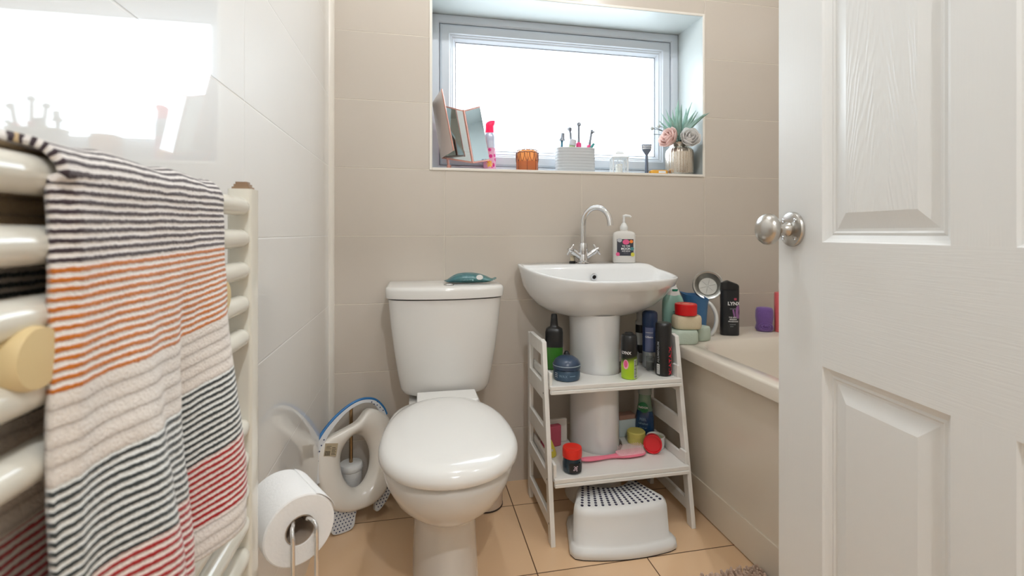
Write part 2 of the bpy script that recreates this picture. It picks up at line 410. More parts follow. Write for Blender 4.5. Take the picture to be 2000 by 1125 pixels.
# knob and rose, local -y is out of the face
kz = 0.955
def dknob(sgn, y0):
    M = TR(0.0427, y0, kz, rx=PI/2 if sgn < 0 else -PI/2)
    b = MB(); b.lathe([(0.033, 0), (0.033, 0.004), (0.0315, 0.0062), (0.029, 0.007), (0.0275, 0.0075), (0.020, 0.009), (0.014, 0.010), (0.001, 0.010)], n=48, M=M)
    r = b.build('door_rose', STEEL, door)
    sb = MB()
    for k in range(4):
        a = PI/4+k*PI/2
        sb.lathe([(0.0038, 0.0062), (0.0038, 0.0090), (0.0028, 0.0095), (0.0006, 0.0086)], (0.0235*math.cos(a), 0.0235*math.sin(a), 0), 14, M=M)
    sb.build('screws', CHROME, r)
    b = MB(); b.lathe([(0.0135, 0.009), (0.0135, 0.012), (0.0105, 0.016), (0.0085, 0.022), (0.0083, 0.028), (0.0105, 0.033), (0.017, 0.0365), (0.0255, 0.040), (0.0292, 0.0445), (0.0300, 0.049), (0.0288, 0.055), (0.0245, 0.061), (0.017, 0.066), (0.009, 0.0685), (0.001, 0.069)], n=48, M=M)
    b.build('door_knob', STEEL, door)
dknob(-1, 0.0); dknob(1, DT)

# ------------------------------------------------------------------ bath
bath = thing('bathtub', 'white bath with a cream side panel along the right wall', 'bathtub', (1.28, 0.95, 0))
BX0, BX1, BY0, BY1, BZ = 0.92, XR-0.003, 0.10, YB-0.003, 0.555
b = MB()
def rr(x0, y0, x1, y1, r, z): return [(x, y, z) for x, y in rrect(x0, y0, x1, y1, r, 8)]
rings = [rr(BX0+0.012, BY0, BX1, BY1, 0.012, BZ-0.045), rr(BX0, BY0, BX1, BY1, 0.012, BZ-0.042), rr(BX0, BY0, BX1, BY1, 0.012, BZ-0.008), rr(BX0+0.003, BY0+0.003, BX1, BY1, 0.012, BZ-0.002), rr(BX0+0.010, BY0+0.01, BX1, BY1, 0.012, BZ),
         rr(BX0+0.055, BY0+0.09, BX1-0.06, BY1-0.19, 0.16, BZ), rr(BX0+0.066, BY0+0.10, BX1-0.07, BY1-0.205, 0.155, BZ-0.008), rr(BX0+0.078, BY0+0.115, BX1-0.082, BY1-0.225, 0.15, BZ-0.05), rr(BX0+0.12, BY0+0.18, BX1-0.12, BY1-0.33, 0.13, BZ-0.34), rr(BX0+0.17, BY0+0.24, BX1-0.17, BY1-0.40, 0.1, BZ-0.37)]
b.loft(rings, False, True)
b.build('tub', BATHM, bath, loc=bath.location, angle=50).location = (0,0,0)
b = MB(); b.box(0.953, BY0, 0.004, 0.968, BY1, BZ-0.048)
b.build('side_panel', PANELM, bath, loc=bath.location, smooth=False).location = (0,0,0)
b = MB(); b.box(0.949, BY0, 0.004, 0.954, BY1, 0.11)
b.build('plinth', PANELM, bath, loc=bath.location, smooth=False, bevel=0.001).location = (0,0,0)
# ------------------------------------------------------------------ toilet
def egg(cx, yf, yb, hw, z, n=56, e=2.5, yc=None):
    yc = yf+0.42*(yb-yf) if yc is None else yc
    out = []
    for i in range(n):
        a = 2*PI*i/n; c, s_ = math.cos(a), math.sin(a)
        ee = 2.1 if s_ < 0 else e
        k = (abs(c)**ee+abs(s_)**ee)**(-1/ee)
        out.append((cx+hw*c*k, yc+((yc-yf) if s_ < 0 else (yb-yc))*s_*k, z))
    return out
TC = 0.082
toilet = thing('toilet', 'white close-coupled toilet with closed lid against the back wall', 'toilet', (TC, 1.4, 0))
def tb(b, name, m, par=None, **k):
    o = b.build(name, m, par or toilet, loc=toilet.location, **k); o.location = (0,0,0); return o
b = MB()
rg = [(0.0, 1.178, 1.70, 0.092), (0.015, 1.180, 1.70, 0.091), (0.10, 1.195, 1.70, 0.087), (0.185, 1.205, 1.70, 0.085), (0.217, 1.200, 1.70, 0.088), (0.236, 1.175, 1.70, 0.101), (0.262, 1.128, 1.68, 0.126), (0.298, 1.080, 1.66, 0.149), (0.338, 1.048, 1.64, 0.163), (0.375, 1.034, 1.62, 0.170), (0.392, 1.036, 1.62, 0.169), (0.397, 1.045, 1.61, 0.162)]
b.loft([egg(TC, yf, yb, hw, z, e=3.4 if z > 0.2 else 5) for z, yf, yb, hw in rg])
b.box(-0.03+TC-0.0, 1.50, 0.30, 0.03+TC, 1.78, 0.38)
tb(b, 'bowl', CERAMIC2, angle=60)
b = MB(); b.loft([[(x, y, z) for x, y in rrect(TC-0.105, 1.50, TC+0.125, 1.79, 0.03)] for z in (0.30, 0.385, 0.396)]); tb(b, 'pan_deck', CERAMIC2)
b = MB(); b.loft([egg(TC, 1.036, 1.50, 0.166, 0.3975), egg(TC, 1.034, 1.50, 0.168, 0.399), egg(TC, 1.034, 1.50, 0.168, 0.4015), egg(TC, 1.036, 1.50, 0.166, 0.403)]); tb(b, 'seat', SEATM, angle=60)
b = MB()
lr = [(0.4035, 0.004), (0.4065, 0.0), (0.418, 0.0), (0.427, 0.003), (0.435, 0.010), (0.441, 0.022), (0.4455, 0.042), (0.4485, 0.07), (0.450, 0.13)]
b.loft([egg(TC, 1.022+o_, 1.515-o_*0.6, 0.1735-o_, z, e=2.35) for z, o_ in lr])
lid = tb(b, 'lid', SEATM, angle=70)
b = MB(); b.loft([[(x, y, z) for x, y in rrect(TC-0.080, 1.47, TC+0.108, 1.565, 0.006)] for z in (0.397, 0.441)]); tb(b, 'hinge_block', SEATM, bevel=0.003)
def dring(cx, hw, yf, ys, z, yb=1.792, n=24, wb=None):
    wb = hw if wb is None else wb
    out = [(cx+wb, yb, z), (cx-wb, yb, z)]
    for i in range(n+1):
        a = PI+PI*i/n; c, s_ = math.cos(a), math.sin(a); e_ = 3.0
        k = (abs(c)**e_+abs(s_)**2.2)**(-1/2.6)
        out.append((cx+hw*max(-1, min(1, c*k)), ys+(ys-yf)*s_*min(1, k), z))
    return out
CC = 0.098
b = MB()
rg = [(0.402, 0.090, 1.64), (0.407, 0.124, 1.605), (0.418, 0.142, 1.588), (0.435, 0.150, 1.582), (0.48, 0.158, 1.574), (0.56, 0.170, 1.565), (0.65, 0.181, 1.560), (0.735, 0.189, 1.558)]
b.loft([dring(CC, hw, yf, yf+0.075, z) for z, hw, yf in rg]); tb(b, 'cistern', CERAMIC2, angle=60)
b = MB(); b.loft([dring(CC, hw, yf, yf+0.08, z, yb=1.796) for z, hw, yf in ((0.738, 0.190, 1.557), (0.740, 0.196, 1.551), (0.766, 0.198, 1.549), (0.773, 0.196, 1.552), (0.777, 0.190, 1.559))]); tb(b, 'cistern_lid', CERAMIC2, angle=60)
b = MB(); b.lathe([(0.018, 0.776), (0.018, 0.7795), (0.0155, 0.7805), (0.0145, 0.7785), (0.001, 0.7785)], (0.108, 1.624, 0), 32); tb(b, 'flush_button', CHROME)

# ------------------------------------------------------------------ basin on pedestal
basin = thing('washbasin', 'white ceramic washbasin on a pedestal under the window', 'washbasin', (0.635, 1.62, 0))
def bb(b, name, m, par=None, **k):
    o = b.build(name, m, par or basin, loc=basin.location, **k); o.location = (0,0,0); return o
rim = [(0.50,1.796,0.838),(0.40,1.795,0.837),(0.366,1.70,0.838),(0.394,1.59,0.822),(0.465,1.505,0.805),(0.56,1.455,0.797),(0.68,1.440,0.796),(0.80,1.468,0.796),(0.895,1.530,0.796),(0.938,1.605,0.798),(0.925,1.705,0.815),(0.882,1.793,0.837),(0.78,1.796,0.838),(0.64,1.796,0.838)]
R = catmull(rim, 7, True)
for p in R: p.y = min(p.y, 1.7965)
C0 = Vector((0.640, 1.70, 0))
def sc(P, k, dz=0.0, c=C0, zflat=None, f=0.0):
    out = []
    for p in P:
        q = Vector((c.x+(p.x-c.x)*k, c.y+(p.y-c.y)*k, p.z+dz))
        if zflat is not None: q.z = ln(q.z, zflat, f)
        out.append(q)
    return out
outer = [sc(R, 0.30, zflat=0.648, f=1), sc(R, 0.42, zflat=0.653, f=1), sc(R, 0.60, zflat=0.670, f=1), sc(R, 0.75, zflat=0.695, f=1), sc(R, 0.86, zflat=0.725, f=0.97), sc(R, 0.935, zflat=0.755, f=0.9), sc(R, 0.972, -0.030), sc(R, 0.990, -0.014), sc(R, 1.0, -0.006), sc(R, 0.999, -0.001), sc(R, 0.990, 0.001)]
def inner(k, ymax, dz, bottom=None, f=0, kx=None):
    out = []
    for p in R:
        kx_ = k if kx is None else kx
        x = C0.x+(p.x-C0.x)*kx_; y = C0.y-0.06+(p.y-C0.y+0.06)*k
        # squash the back part of the opening forward of the tap ledge
        if p.y > 1.64: y = 1.62+(ymax-1.62)*math.tanh((y-1.62)/(ymax-1.62)*1.0) if y > 1.62 else y
        z = p.z+dz
        if bottom is not None: z = ln(z, bottom, f)
        out.append(Vector((x, y, z)))
    return out
inn = [inner(0.965, 1.715, -0.0015), inner(0.952, 1.70, -0.005), inner(0.93, 1.69, -0.02), inner(0.88, 1.68, 0, 0.745, 0.9), inner(0.76, 1.67, 0, 0.716, 1), inner(0.55, 1.65, 0, 0.696, 1), inner(0.30, 1.64, 0, 0.686, 1), inner(0.08, 1.63, 0, 0.684, 1)]
# keep the back of the opening on the ledge height
b = MB(); b.loft(outer+inn, True, True); bb(b, 'bowl', CERAMIC, angle=75)
b = MB()
b.loft([[(0.640+hx*math.cos(a)*1.0, (1.66 + (0.12 if math.sin(a) < 0 else 0.12)*math.sin(a)), z) for a in [2*PI*i/48 for i in range(48)]] for z, hx in ((0.0, 0.105), (0.02, 0.103), (0.05, 0.094), (0.12, 0.088), (0.22, 0.084), (0.45, 0.083), (0.60, 0.086), (0.668, 0.090))])
bb(b, 'pedestal', CERAMIC, angle=60)
M = TR(0.645, 1.672, 0.792, rx=PI/2+0.25)
b = MB(); b.lathe([(0.0075, 0.004), (0.0125, 0.004), (0.013, 0.002), (0.013, -0.002), (0.0075, -0.002)], n=28, cap0=False, cap1=False, M=M)
ovr = bb(b, 'overflow_ring', CHROME)
b = MB(); b.lathe([(0.0078, 0.0005), (0.0005, 0.0005)], n=20, M=M); bb(b, 'overflow_hole', mat('overflow_dark', (50,46,42), 0.5), ovr)
b = MB(); b.lathe([(0.022, 0.6855), (0.022, 0.689), (0.017, 0.690), (0.001, 0.688)], (0.64, 1.62, 0), 28); bb(b, 'waste', CHROME)
# mixer tap
tx, ty, tz = 0.629, 1.745, 0.8385
tapo = thing('mixer_tap', 'chrome swan-neck mixer tap with two crosshead handles on the basin', 'tap', (tx, ty, tz))
b = MB(); b.lathe([(0.027, 0), (0.027, 0.004), (0.022, 0.007), (0.0185, 0.010), (0.0175, 0.030), (0.0145, 0.040)], n=36); b.build('base', CHROME, tapo)
b = MB(); b.lathe([(0.0165, 0.032), (0.0172, 0.045), (0.0172, 0.072), (0.0158, 0.076), (0.0118, 0.0775)], n=36); b.build('collar', CHROME, tapo)
b = MB(); path = [(0, 0, z) for z in (0.07, 0.10, 0.13, 0.15)]
RR = 0.052; dx, dy = 0.80, -0.60
for i in range(1, 13):
    a = PI*i/12*0.93; h = RR*(1-math.cos(a)); path.append((dx*h, dy*h, 0.152+RR*math.sin(a)*1.15))
last = Vector(path[-1]); path.append(tuple(last+Vector((dx*0.003, dy*0.003, -0.022))))
b.tube(path, [0.0108]*(len(path)-2)+[0.0112, 0.0112], 20); sp_ = b.build('spout', CHROME, tapo)
for s_ in (-1, 1):
    b = MB(); D = Vector((s_*0.80, -0.12, 0.55)).normalized(); S0 = Vector((s_*0.004, 0, 0.018))
    b.tube([S0, S0+D*0.035, S0+D*0.036, S0+D*0.052], [0.0115, 0.0105, 0.0125, 0.0115], 18); arm = b.build('valve_arm', CHROME, tapo)
    b = MB(); c_ = S0+D*0.060; b.tube([S0+D*0.052, c_, S0+D*0.068], [0.0085, 0.0095, 0.006], 14)
    u = D.cross(Vector((0,1,0))).normalized(); w_ = D.cross(u).normalized()
    for q in (u, w_):
        b.tube([c_-q*0.024, c_-q*0.022, c_+q*0.022, c_+q*0.024], [0.003, 0.0042, 0.0042, 0.003], 10)
    b.build('cross_handle', CHROME, arm)

# ------------------------------------------------------------------ wooden A-frame shelf under the basin
shelf = thing('shelf_unit', 'small white wooden two-tier shelf unit standing round the basin pedestal', 'shelf', (0.65, 1.54, 0))
LX, RX_ = 0.400, 0.886       # outer faces of the sides
def sb_(b, name, m=SHELFW, par=None, **k):
    o = b.build(name, m, par or shelf, loc=shelf.location, smooth=False, bevel=0.002, **k); o.location = (0,0,0); return o
def fy(z): return 1.392+z*0.172      # front face of the front leg at height z
YBK = 1.700
for x0, x1 in ((LX, LX+0.015), (RX_-0.015, RX_)):
    M = Matrix(((0,0,1,0),(1,0,0,0),(0,1,0,0),(0,0,0,1)))
    b = MB(); b.prism([(fy(0), 0), (fy(0)+0.030, 0), (fy(0.605)+0.030, 0.605), (fy(0.605), 0.600)], x0, x1, M); sb_(b, 'front_leg')
    b = MB(); b.prism([(YBK-0.028, 0), (YBK, 0), (YBK, 0.595), (YBK-0.028, 0.595)], x0, x1, M); sb_(b, 'back_leg')
    for n_, z0, z1 in (('top_rail', 0.555, 0.600), ('shelf_rail', 0.415, 0.470), ('cross_rail', 0.275, 0.330), ('shelf_rail', 0.160, 0.205), ('bottom_rail', 0.045, 0.080)):
        b = MB(); b.prism([(fy(z0)+0.026, z0), (YBK-0.026, z0), (YBK-0.026, z1), (fy(z1)+0.026, z1)], x0+0.001, x1-0.001, M); sb_(b, n_)
    so = x0 < 0.5
    for z in (0.44, 0.185, 0.06):
        b = MB(); Mx = TR((x0 if so else x1), fy(z)+0.015, z, ry=-PI/2 if so else PI/2)
        b.lathe([(0.0032, -0.001), (0.0032, 0.0006), (0.001, 0.0006)], n=10, M=Mx)
        sb_(b, 'screw_head', mat('dark_screw', (60,50,42), 0.4, 0.6))
def shelf_board(z, name, yf):
    xa, xb = LX+0.016, RX_-0.016; yb = YBK-0.01; cx, hw, r = 0.640, 0.094, 0.10
    out = [(xa, yf), (xb, yf), (xb, yb), (cx+hw, yb)]
    for i in range(13):
        a = -PI*i/12; out.append((cx+hw*math.cos(a), 1.655+0.125*math.sin(a)))
    out += [(cx-hw, yb), (xa, yb)]
    b = MB(); b.prism(out, z-0.014, z); o = sb_(b, name)
    b = MB(); b.box(xa, yf-0.002, z-0.026, xb, yf+0.012, z-0.0145); b2 = sb_(b, 'shelf_apron', par=o)
    for x in (xa, xb-0.009):
        M = Matrix(((0,0,1,0),(1,0,0,0),(0,1,0,0),(0,0,0,1)))
        b = MB(); b.prism([(yf+0.012, z), (yb, z), (yb, z+0.028), (yf+0.05, z+0.028), (yf+0.046, z+0.040), (yf+0.012, z+0.040)], x, x+0.009, M)
        sb_(b, 'side_lip', par=o)
SZ1, SZ0 = 0.468, 0.198
shelf_board(SZ1, 'upper_shelf', 1.452); shelf_board(SZ0, 'lower_shelf', 1.405)

# ------------------------------------------------------------------ heated towel rail on the left wall
rad = thing('towel_radiator', 'cream ladder towel radiator on the left wall, holding the striped towel', 'radiator', (-0.22, 0.42, 0.25))
def rb_(b, name, m=RADM, par=None, **k):
    o = b.build(name, m, par or rad, loc=rad.location, **k); o.location = (0,0,0); return o
BXC = -0.216
for y0 in (0.658, 0.150):
    b = MB(); b.loft([[(x, y, z) for x, y in rrect(-0.2335, y0, -0.2050, y0+0.030, 0.004)] for z in (0.25, 1.010)])
    p_ = rb_(b, 'post')
    b = MB(); b.loft([[(x, y, z) for x, y in rrect(-0.2300, y0+0.004, -0.2085, y0+0.026, 0.003)] for z in (1.010, 1.013)]); b.loft([[(x, y, z) for x, y in rrect(-0.2285, y0+0.006, -0.2105, y0+0.024, 0.003)] for z in (1.013, 1.0165)]); b.loft([[(x, y, z) for x, y in rrect(-0.2270, y0+0.008, -0.2125, y0+0.022, 0.003)] for z in (1.0165, 1.0195)])
    rb_(b, 'vent_cap', mat('brown_cap', (150,122,96), 0.5), p_)
barz = [0.987, 0.947, 0.907, 0.865, 0.823, 0.710, 0.670, 0.630, 0.589, 0.548, 0.430, 0.390, 0.350, 0.310]
for z in barz:
    b = MB(); rr_ = 0.0118
    path = [(BXC, 0.660, z), (BXC, 0.652, z)]+[(BXC, ln(0.645, 0.185, i/8), z) for i in range(9)]+[(BXC, 0.178, z)]
    b.tube(path, [0.0085, 0.0108]+[rr_]*9+[0.0105], 20); rb_(b, 'bar')
for y0, z0 in ((0.305, 0.886), (0.560, 0.886), (0.305, 0.365), (0.560, 0.365)):
    b = MB(); Mx = TR(-0.303, y0, z0, ry=PI/2)
    b.lathe([(0.017, 0), (0.017, 0.004), (0.009, 0.006), (0.009, 0.078), (0.0175, 0.080), (0.0175, 0.100), (0.0165, 0.103), (0.001, 0.104)], n=28, M=Mx)
    rb_(b, 'wall_bracket', mat('cream_plastic', (224,200,150), 0.35))

# striped terry towel over the top bar
TW = bpy.data.materials.new('striped_terry'); TW.use_nodes = True; t = NT(TW); bs = t.n['Principled BSDF']
uv = t.node('ShaderNodeUVMap').outputs[0]; sp = t.node('ShaderNodeSeparateXYZ'); t.l.new(uv, sp.inputs[0])
tc = t.node('ShaderNodeTexCoord').outputs['Object']
wob = t.math('MULTIPLY', t.math('SUBTRACT', t.noise(240, 3, tc), 0.5), 0.0017)
wob2 = t.math('MULTIPLY', t.math('SUBTRACT', t.noise(28, 2, tc), 0.5), 0.0022)
V = t.math('ADD', sp.outputs[1], t.math('ADD', wob, wob2))
def ramp(fac, stops):
    n = t.node('ShaderNodeValToRGB'); t.put(n.inputs[0], fac); cr = n.color_ramp; cr.interpolation = 'CONSTANT'
    while len(cr.elements) > 1: cr.elements.remove(cr.elements[0])
    first = True
    for p, c in stops:
        e_ = cr.elements[0] if first else cr.elements.new(p)
        e_.position = p; e_.color = c; first = False
    return n.outputs[0]
F = t.math('ADD', t.math('MULTIPLY', V, 1.0), 0.5)
K_, O_, G_, R_, W_ = srgb(70,58,64), srgb(206,118,44), srgb(58,64,64), srgb(172,38,38), srgb(226,212,198)
colr = ramp(F, [(0, W_), (0.165, R_), (0.265, W_), (0.325, srgb(34,38,38)), (0.494, K_), (0.578, O_), (0.646, W_), (0.697, G_), (0.762, R_), (0.824, W_)])
one, zero = (1,1,1,1), (0,0,0,1)
msk = ramp(F, [(0, zero), (0.165, one), (0.265, zero), (0.325, one), (0.425, zero), (0.494, one), (0.646, zero), (0.697, one), (0.824, zero)])
bas = ramp(F, [(0, srgb(236,228,218)), (0.265, srgb(224,212,198)), (0.325, srgb(214,204,192)), (0.425, srgb(216,190,150)), (0.494, srgb(248,242,238)), (0.646, srgb(242,234,226)), (0.697, srgb(242,244,242)), (0.762, srgb(246,234,228)), (0.824, srgb(246,240,234))])
S1 = t.math('SINE', t.math('MULTIPLY', V, 2*PI/0.0056))
st = t.node('ShaderNodeMapRange', interpolation_type='SMOOTHSTEP'); t.put(st.inputs[0], S1); st.inputs[1].default_value = -0.25; st.inputs[2].default_value = 0.25
rib = t.math('POWER', t.math('ABSOLUTE', t.math('SINE', t.math('MULTIPLY', V, PI/0.0105))), 0.3)
f1 = t.math('MULTIPLY', st.outputs[0], msk)
plain = t.mix(t.math('MULTIPLY', t.math('SUBTRACT', 1.0, rib), 0.75), bas, srgb(120,100,84))
base2 = t.mix(msk, plain, bas)
fin = t.mix(f1, base2, colr)
speck = t.noise(420, 2, tc)
t.put(bs.inputs['Base Color'], t.mix(t.math('MULTIPLY', t.math('SUBTRACT', 1.0, speck), 0.28), fin, t.mix(0.5, fin, srgb(60,50,46))))
bs.inputs['Roughness'].default_value = 0.95; bs.inputs['Sheen Weight'].default_value = 0.35; bs.inputs['Specular IOR Level'].default_value = 0.15
hh = t.math('ADD', t.math('MULTIPLY', t.noise(520, 3, tc), 0.0018), t.math('ADD', t.math('MULTIPLY', t.noise(90, 2, tc), 0.0012), t.math('ADD', t.math('MULTIPLY', t.math('MULTIPLY', S1, msk), 0.0005), t.math('MULTIPLY', t.math('MULTIPLY', rib, t.math('SUBTRACT', 1.0, msk)), 0.0012))))
nb = t.node('ShaderNodeBump'); nb.inputs['Distance'].default_value = 1.0; nb.inputs['Strength'].default_value = 0.8; t.put(nb.inputs['Height'], hh); t.put(bs.inputs['Normal'], nb.outputs[0])
def sm(x, a, b): 
    q = max(0, min(1, (x-a)/(b-a))); return q*q*(3-2*q)
def towel_mesh():
    NU, NV = 110, 260; RT = 0.0118+0.0075; v0, v1 = -0.34, 0.352; AR = PI*RT/2
    verts, faces, uvs = [], [], []
    for j in range(NV+1):
        v = ln(v0, v1, j/NV)
        # edges along y: the back sheet reaches further towards the viewer than the front
        k = sm(v, -0.03, 0.004)
        ya = ln(0.205, 0.314, k); yb_ = ln(0.552, 0.540, k)
        if v > 0.05: yb_ -= 0.010*sm(v, 0.1, 0.33)+0.004*math.sin(v*60)*sm(v, 0.25, 0.35)
        if v > 0.02: ya += 0.003*math.sin(v*22)
        for i in range(NU+1):
            u = i/NU; y = ln(ya, yb_, u)
            if abs(v) <= AR:
                a = v/RT; x = BXC+RT*math.sin(a); z = 0.987+RT*math.cos(a)
                z += 0.0015*math.sin(y*70)*math.cos(a)
            else:
                s_ = 1 if v > 0 else -1; d = abs(v)-AR; x = BXC+s_*RT; z = 0.987-d
                if s_ > 0:
                    g = sm(d, 0.02, 0.33)
                    fold = 0.016*math.sin(2*PI*(u*1.55-0.10)-0.6)+0.006*math.sin(2*PI*(u*3.4+0.15)+d*5)
                    crease = -0.010*math.exp(-((u-0.62-0.10*d)/0.045)**2)+0.006*math.exp(-((u-0.50)/0.07)**2)
                    x += g*(fold+crease*1.7)+0.016*g
                    x -= 0.006*sm(u, 0.90, 1.0)*g
                    z += 0.010*g*math.sin(2*PI*(u*1.1+0.1))+0.016*g*(u-0.5)
                    # thickness of the doubled edge near the viewer
                    x -= 0.007*(1-sm(u, 0.0, 0.05))
                else:
                    g = sm(d, 0.02, 0.33); x = BXC-RT-0.004-0.006*g*math.sin(u*9)*0.6
                    x = max(x, -0.296)
                    z -= 0.012*g*math.sin(u*3.0)
                if s_ > 0: z += 0.0
            nz_ = noise.noise(Vector((y*45, v*45, 3.1)))*0.0011
            if abs(v) > AR: x += nz_
            else: z += nz_
            verts.append((x, y, z)); uvs.append((u, v-0.005*(1-u) if v > 0 else v))
    W = NU+1
    for j in range(NV):
        for i in range(NU): faces.append((j*W+i, j*W+i+1, (j+1)*W+i+1, (j+1)*W+i))
    me = bpy.data.meshes.new('towel'); me.from_pydata([(x+0.21, y-0.42, z-0.65) for x, y, z in verts], [], faces)
    me.materials.append(TW); ul = me.uv_layers.new(name='UVMap')
    for lp in me.loops: ul.data[lp.index].uv = uvs[lp.vertex_index]
    me.polygons.foreach_set('use_smooth', [True]*len(me.polygons))
    o = bpy.data.objects.new('towel', me); COL.objects.link(o); o.location = (-0.21, 0.42, 0.65)
    so = o.modifiers.new('solid', 'SOLIDIFY'); so.thickness = 0.0055; so.offset = 0
    return o
tag(towel_mesh(), 'folded terry towel striped black, orange, beige and red over the towel radiator', 'towel')

# ------------------------------------------------------------------ toilet roll on a wire stand
RC = Vector((-0.166, 0.745, 0.519)); ax = Vector((-0.52, 0.854, 0)).normalized(); tang = Vector((ax.y, -ax.x, 0))
RM = Matrix(((tang.x, 0, ax.x, RC.x), (tang.y, 0, ax.y, RC.y), (0, 1, 0, RC.z), (0, 0, 0, 1)))
PAPER = mat('white_tissue_paper', (244,243,242), 0.9, bump=0.0004, bscale=260, vary=0.03)
roll = thing('toilet_roll', 'white toilet roll hanging on the chrome wire stand', 'toilet roll', RC)
b = MB(); ro, ri, Lr = 0.0510, 0.0210, 0.100
MR = Matrix.Translation(-RC) @ RM
b.lathe([(ri, 0.001), (ri+0.001, 0), (ro-0.0025, 0), (ro-0.0005, 0.0015), (ro, 0.004), (ro, Lr-0.003), (ro-0.002, Lr), (ri, Lr), (ri, 0.001)], n=72, cap0=False, cap1=False, M=MR)
b.build('paper', PAPER, roll)
b = MB(); b.lathe([(ri-0.0002, 0.0008), (ri-0.0014, 0.0008), (ri-0.0014, Lr-0.0008), (ri-0.0002, Lr-0.0008), (ri-0.0002, 0.0008)], n=48, cap0=False, cap1=False, M=MR)
b.build('cardboard_core', mat('grey_cardboard', (178,160,142), 0.9), roll)
b = MB(); ring = []
for k in range(10):
    a = math.radians(62-k*5); q = 0.0516+0.0003*k
    ring.append([MR @ Vector((q*math.cos(a), q*math.sin(a), zz*Lr/12+0.0006*math.sin(zz*2.7+k))) for zz in range(13)])
i0 = [b.add(r_) for r_ in ring]
for a_, c_ in zip(i0, i0[1:]):
    for i in range(12): b.face((a_+i, a_+i+1, c_+i+1, c_+i))
tl_ = b.build('loose_sheet', PAPER, roll); m_ = tl_.modifiers.new('s', 'SOLIDIFY'); m_.thickness = 0.0006
stand = thing('roll_stand', 'chrome wire floor stand carrying the toilet roll', 'toilet roll holder', (RC.x, RC.y, 0))
b = MB()
def W(tn, up, al): return (RM @ Vector((tn, up, al))) - Vector((RC.x, RC.y, 0))
zf = -RC.z+0.004
for s_ in (-1, 1):
    u0 = s_*0.0165
    top = 0.0195 if s_ < 0 else 0.013
    path = [W(u0, zf, -0.018), W(u0, -0.3, -0.018), W(u0, -0.03, -0.018)]
    if s_ > 0:
        path += [W(u0, -0.002, -0.018), W(u0, 0.0075, -0.0165), W(u0-0.002, 0.0125, -0.012), W(u0-0.005, 0.0138, -0.004), W(u0-0.009, 0.0138, 0.01), W(u0-0.009, 0.0138, 0.085)]
    else:
        path += [W(u0, 0.0, -0.018), W(u0, 0.008, -0.016), W(u0+0.002, 0.0125, -0.010), W(u0+0.006, 0.0142, -0.002), W(u0+0.008, 0.0142, 0.01), W(u0+0.008, 0.0142, 0.085)]
    b.tube(catmull(path, 5), 0.0030, 12)
b.tube([W(-0.0075, 0.0140, 0.085), W(0.0075, 0.0138, 0.085)], 0.003, 10)
b.build('wire', CHROME, stand)
b = MB(); loop = catmull([W(0.06*math.cos(a), zf, -0.018+0.045+0.06*math.sin(a)) for a in [2*PI*i/12 for i in range(12)]], 4, True); loop.append(loop[0])
b.tube(loop, 0.0035, 10); b.tube([W(-0.0165, zf, -0.018), W(0.0165, zf, -0.018)], 0.003, 10); b.build('base_ring', CHROME, stand)

# ------------------------------------------------------------------ toilet brush behind the training seat
br = thing('toilet_brush', 'toilet brush with bronze rod in a white ribbed pot in the corner', 'toilet brush', (-0.222, 1.735, 0))
b = MB(); pr = [(0.030, 0)]
for k in range(14):
    z = 0.004+k*0.0085; r = 0.033+0.0045*k/14; pr += [(r, z), (r+0.0009, z+0.003), (r, z+0.007)]
pr += [(0.0385, 0.128), (0.0385, 0.134)]
b.lathe(pr, n=40); b.build('pot', WHITEP, br)
b = MB(); b.lathe([(0.0385, 0.1345), (0.040, 0.138), (0.040, 0.150), (0.037, 0.156), (0.02, 0.158), (0.001, 0.159)], n=40); b.build('pot_lid', WHITEP, br)
b = MB(); b.tube([(0, 0, 0.158), (0, 0, 0.30), (0, 0, 0.345)], 0.0062, 16); b.tube([(0, 0, 0.345), (0, 0, 0.352)], [0.0075, 0.006], 16); b.build('rod', BRONZE, br)

# ------------------------------------------------------------------ child's toilet training seat leaning in the corner
pb = Vector((-0.240, 1.586, 0.002)); hd = Vector((0.885, 0.465, 0)).normalized(); bk = Vector((-hd.y, hd.x, 0))
ti = math.radians(13); up_ = (bk*math.sin(ti)+Vector((0,0,1))*math.cos(ti)).normalized(); nr = hd.cross(up_).normalized()   # nr faces the room
SEATW = mat('white_seat_shell', (232,226,216), 0.22, coat=0.2, vary=0.01)
BLUE = mat('blue_rubber_rim', (38,110,168), 0.45)
GRIP = mat('white_grip_rubber', (214,216,218), 0.5); DOTB = mat('navy_rubber', (48,60,96), 0.5)
ts = thing('training_seat', 'white child toilet training seat with blue rim leaning in the corner', 'toilet training seat', pb)
def L3(s_, w, n_=0): return hd*s_+up_*w+nr*n_
def smooth_closed(pts, per=6): return [(p.x, p.y) for p in catmull([(a*1.05, c, 0) for a, c in pts], per, True)]
# outlines in the seat plane (metres): body and opening
body = [(-0.052,0.215),(-0.045,0.262),(-0.020,0.292),(0.030,0.305),(0.085,0.322),(0.118,0.352),(0.150,0.345),(0.185,0.315),(0.192,0.27),(0.186,0.20),(0.176,0.13),(0.156,0.082),(0.118,0.055),(0.070,0.050),(0.020,0.058),(-0.018,0.082),(-0.040,0.130),(-0.052,0.175)]
hole = [(0.028,0.205),(0.036,0.238),(0.056,0.268),(0.080,0.276),(0.106,0.262),(0.120,0.228),(0.122,0.190),(0.112,0.152),(0.090,0.122),(0.066,0.114),(0.044,0.132),(0.030,0.168)]
BO = smooth_closed(body, 8); N_ = len(BO)
HO0 = smooth_closed(hole, 8)
hc = (0.076, 0.195)
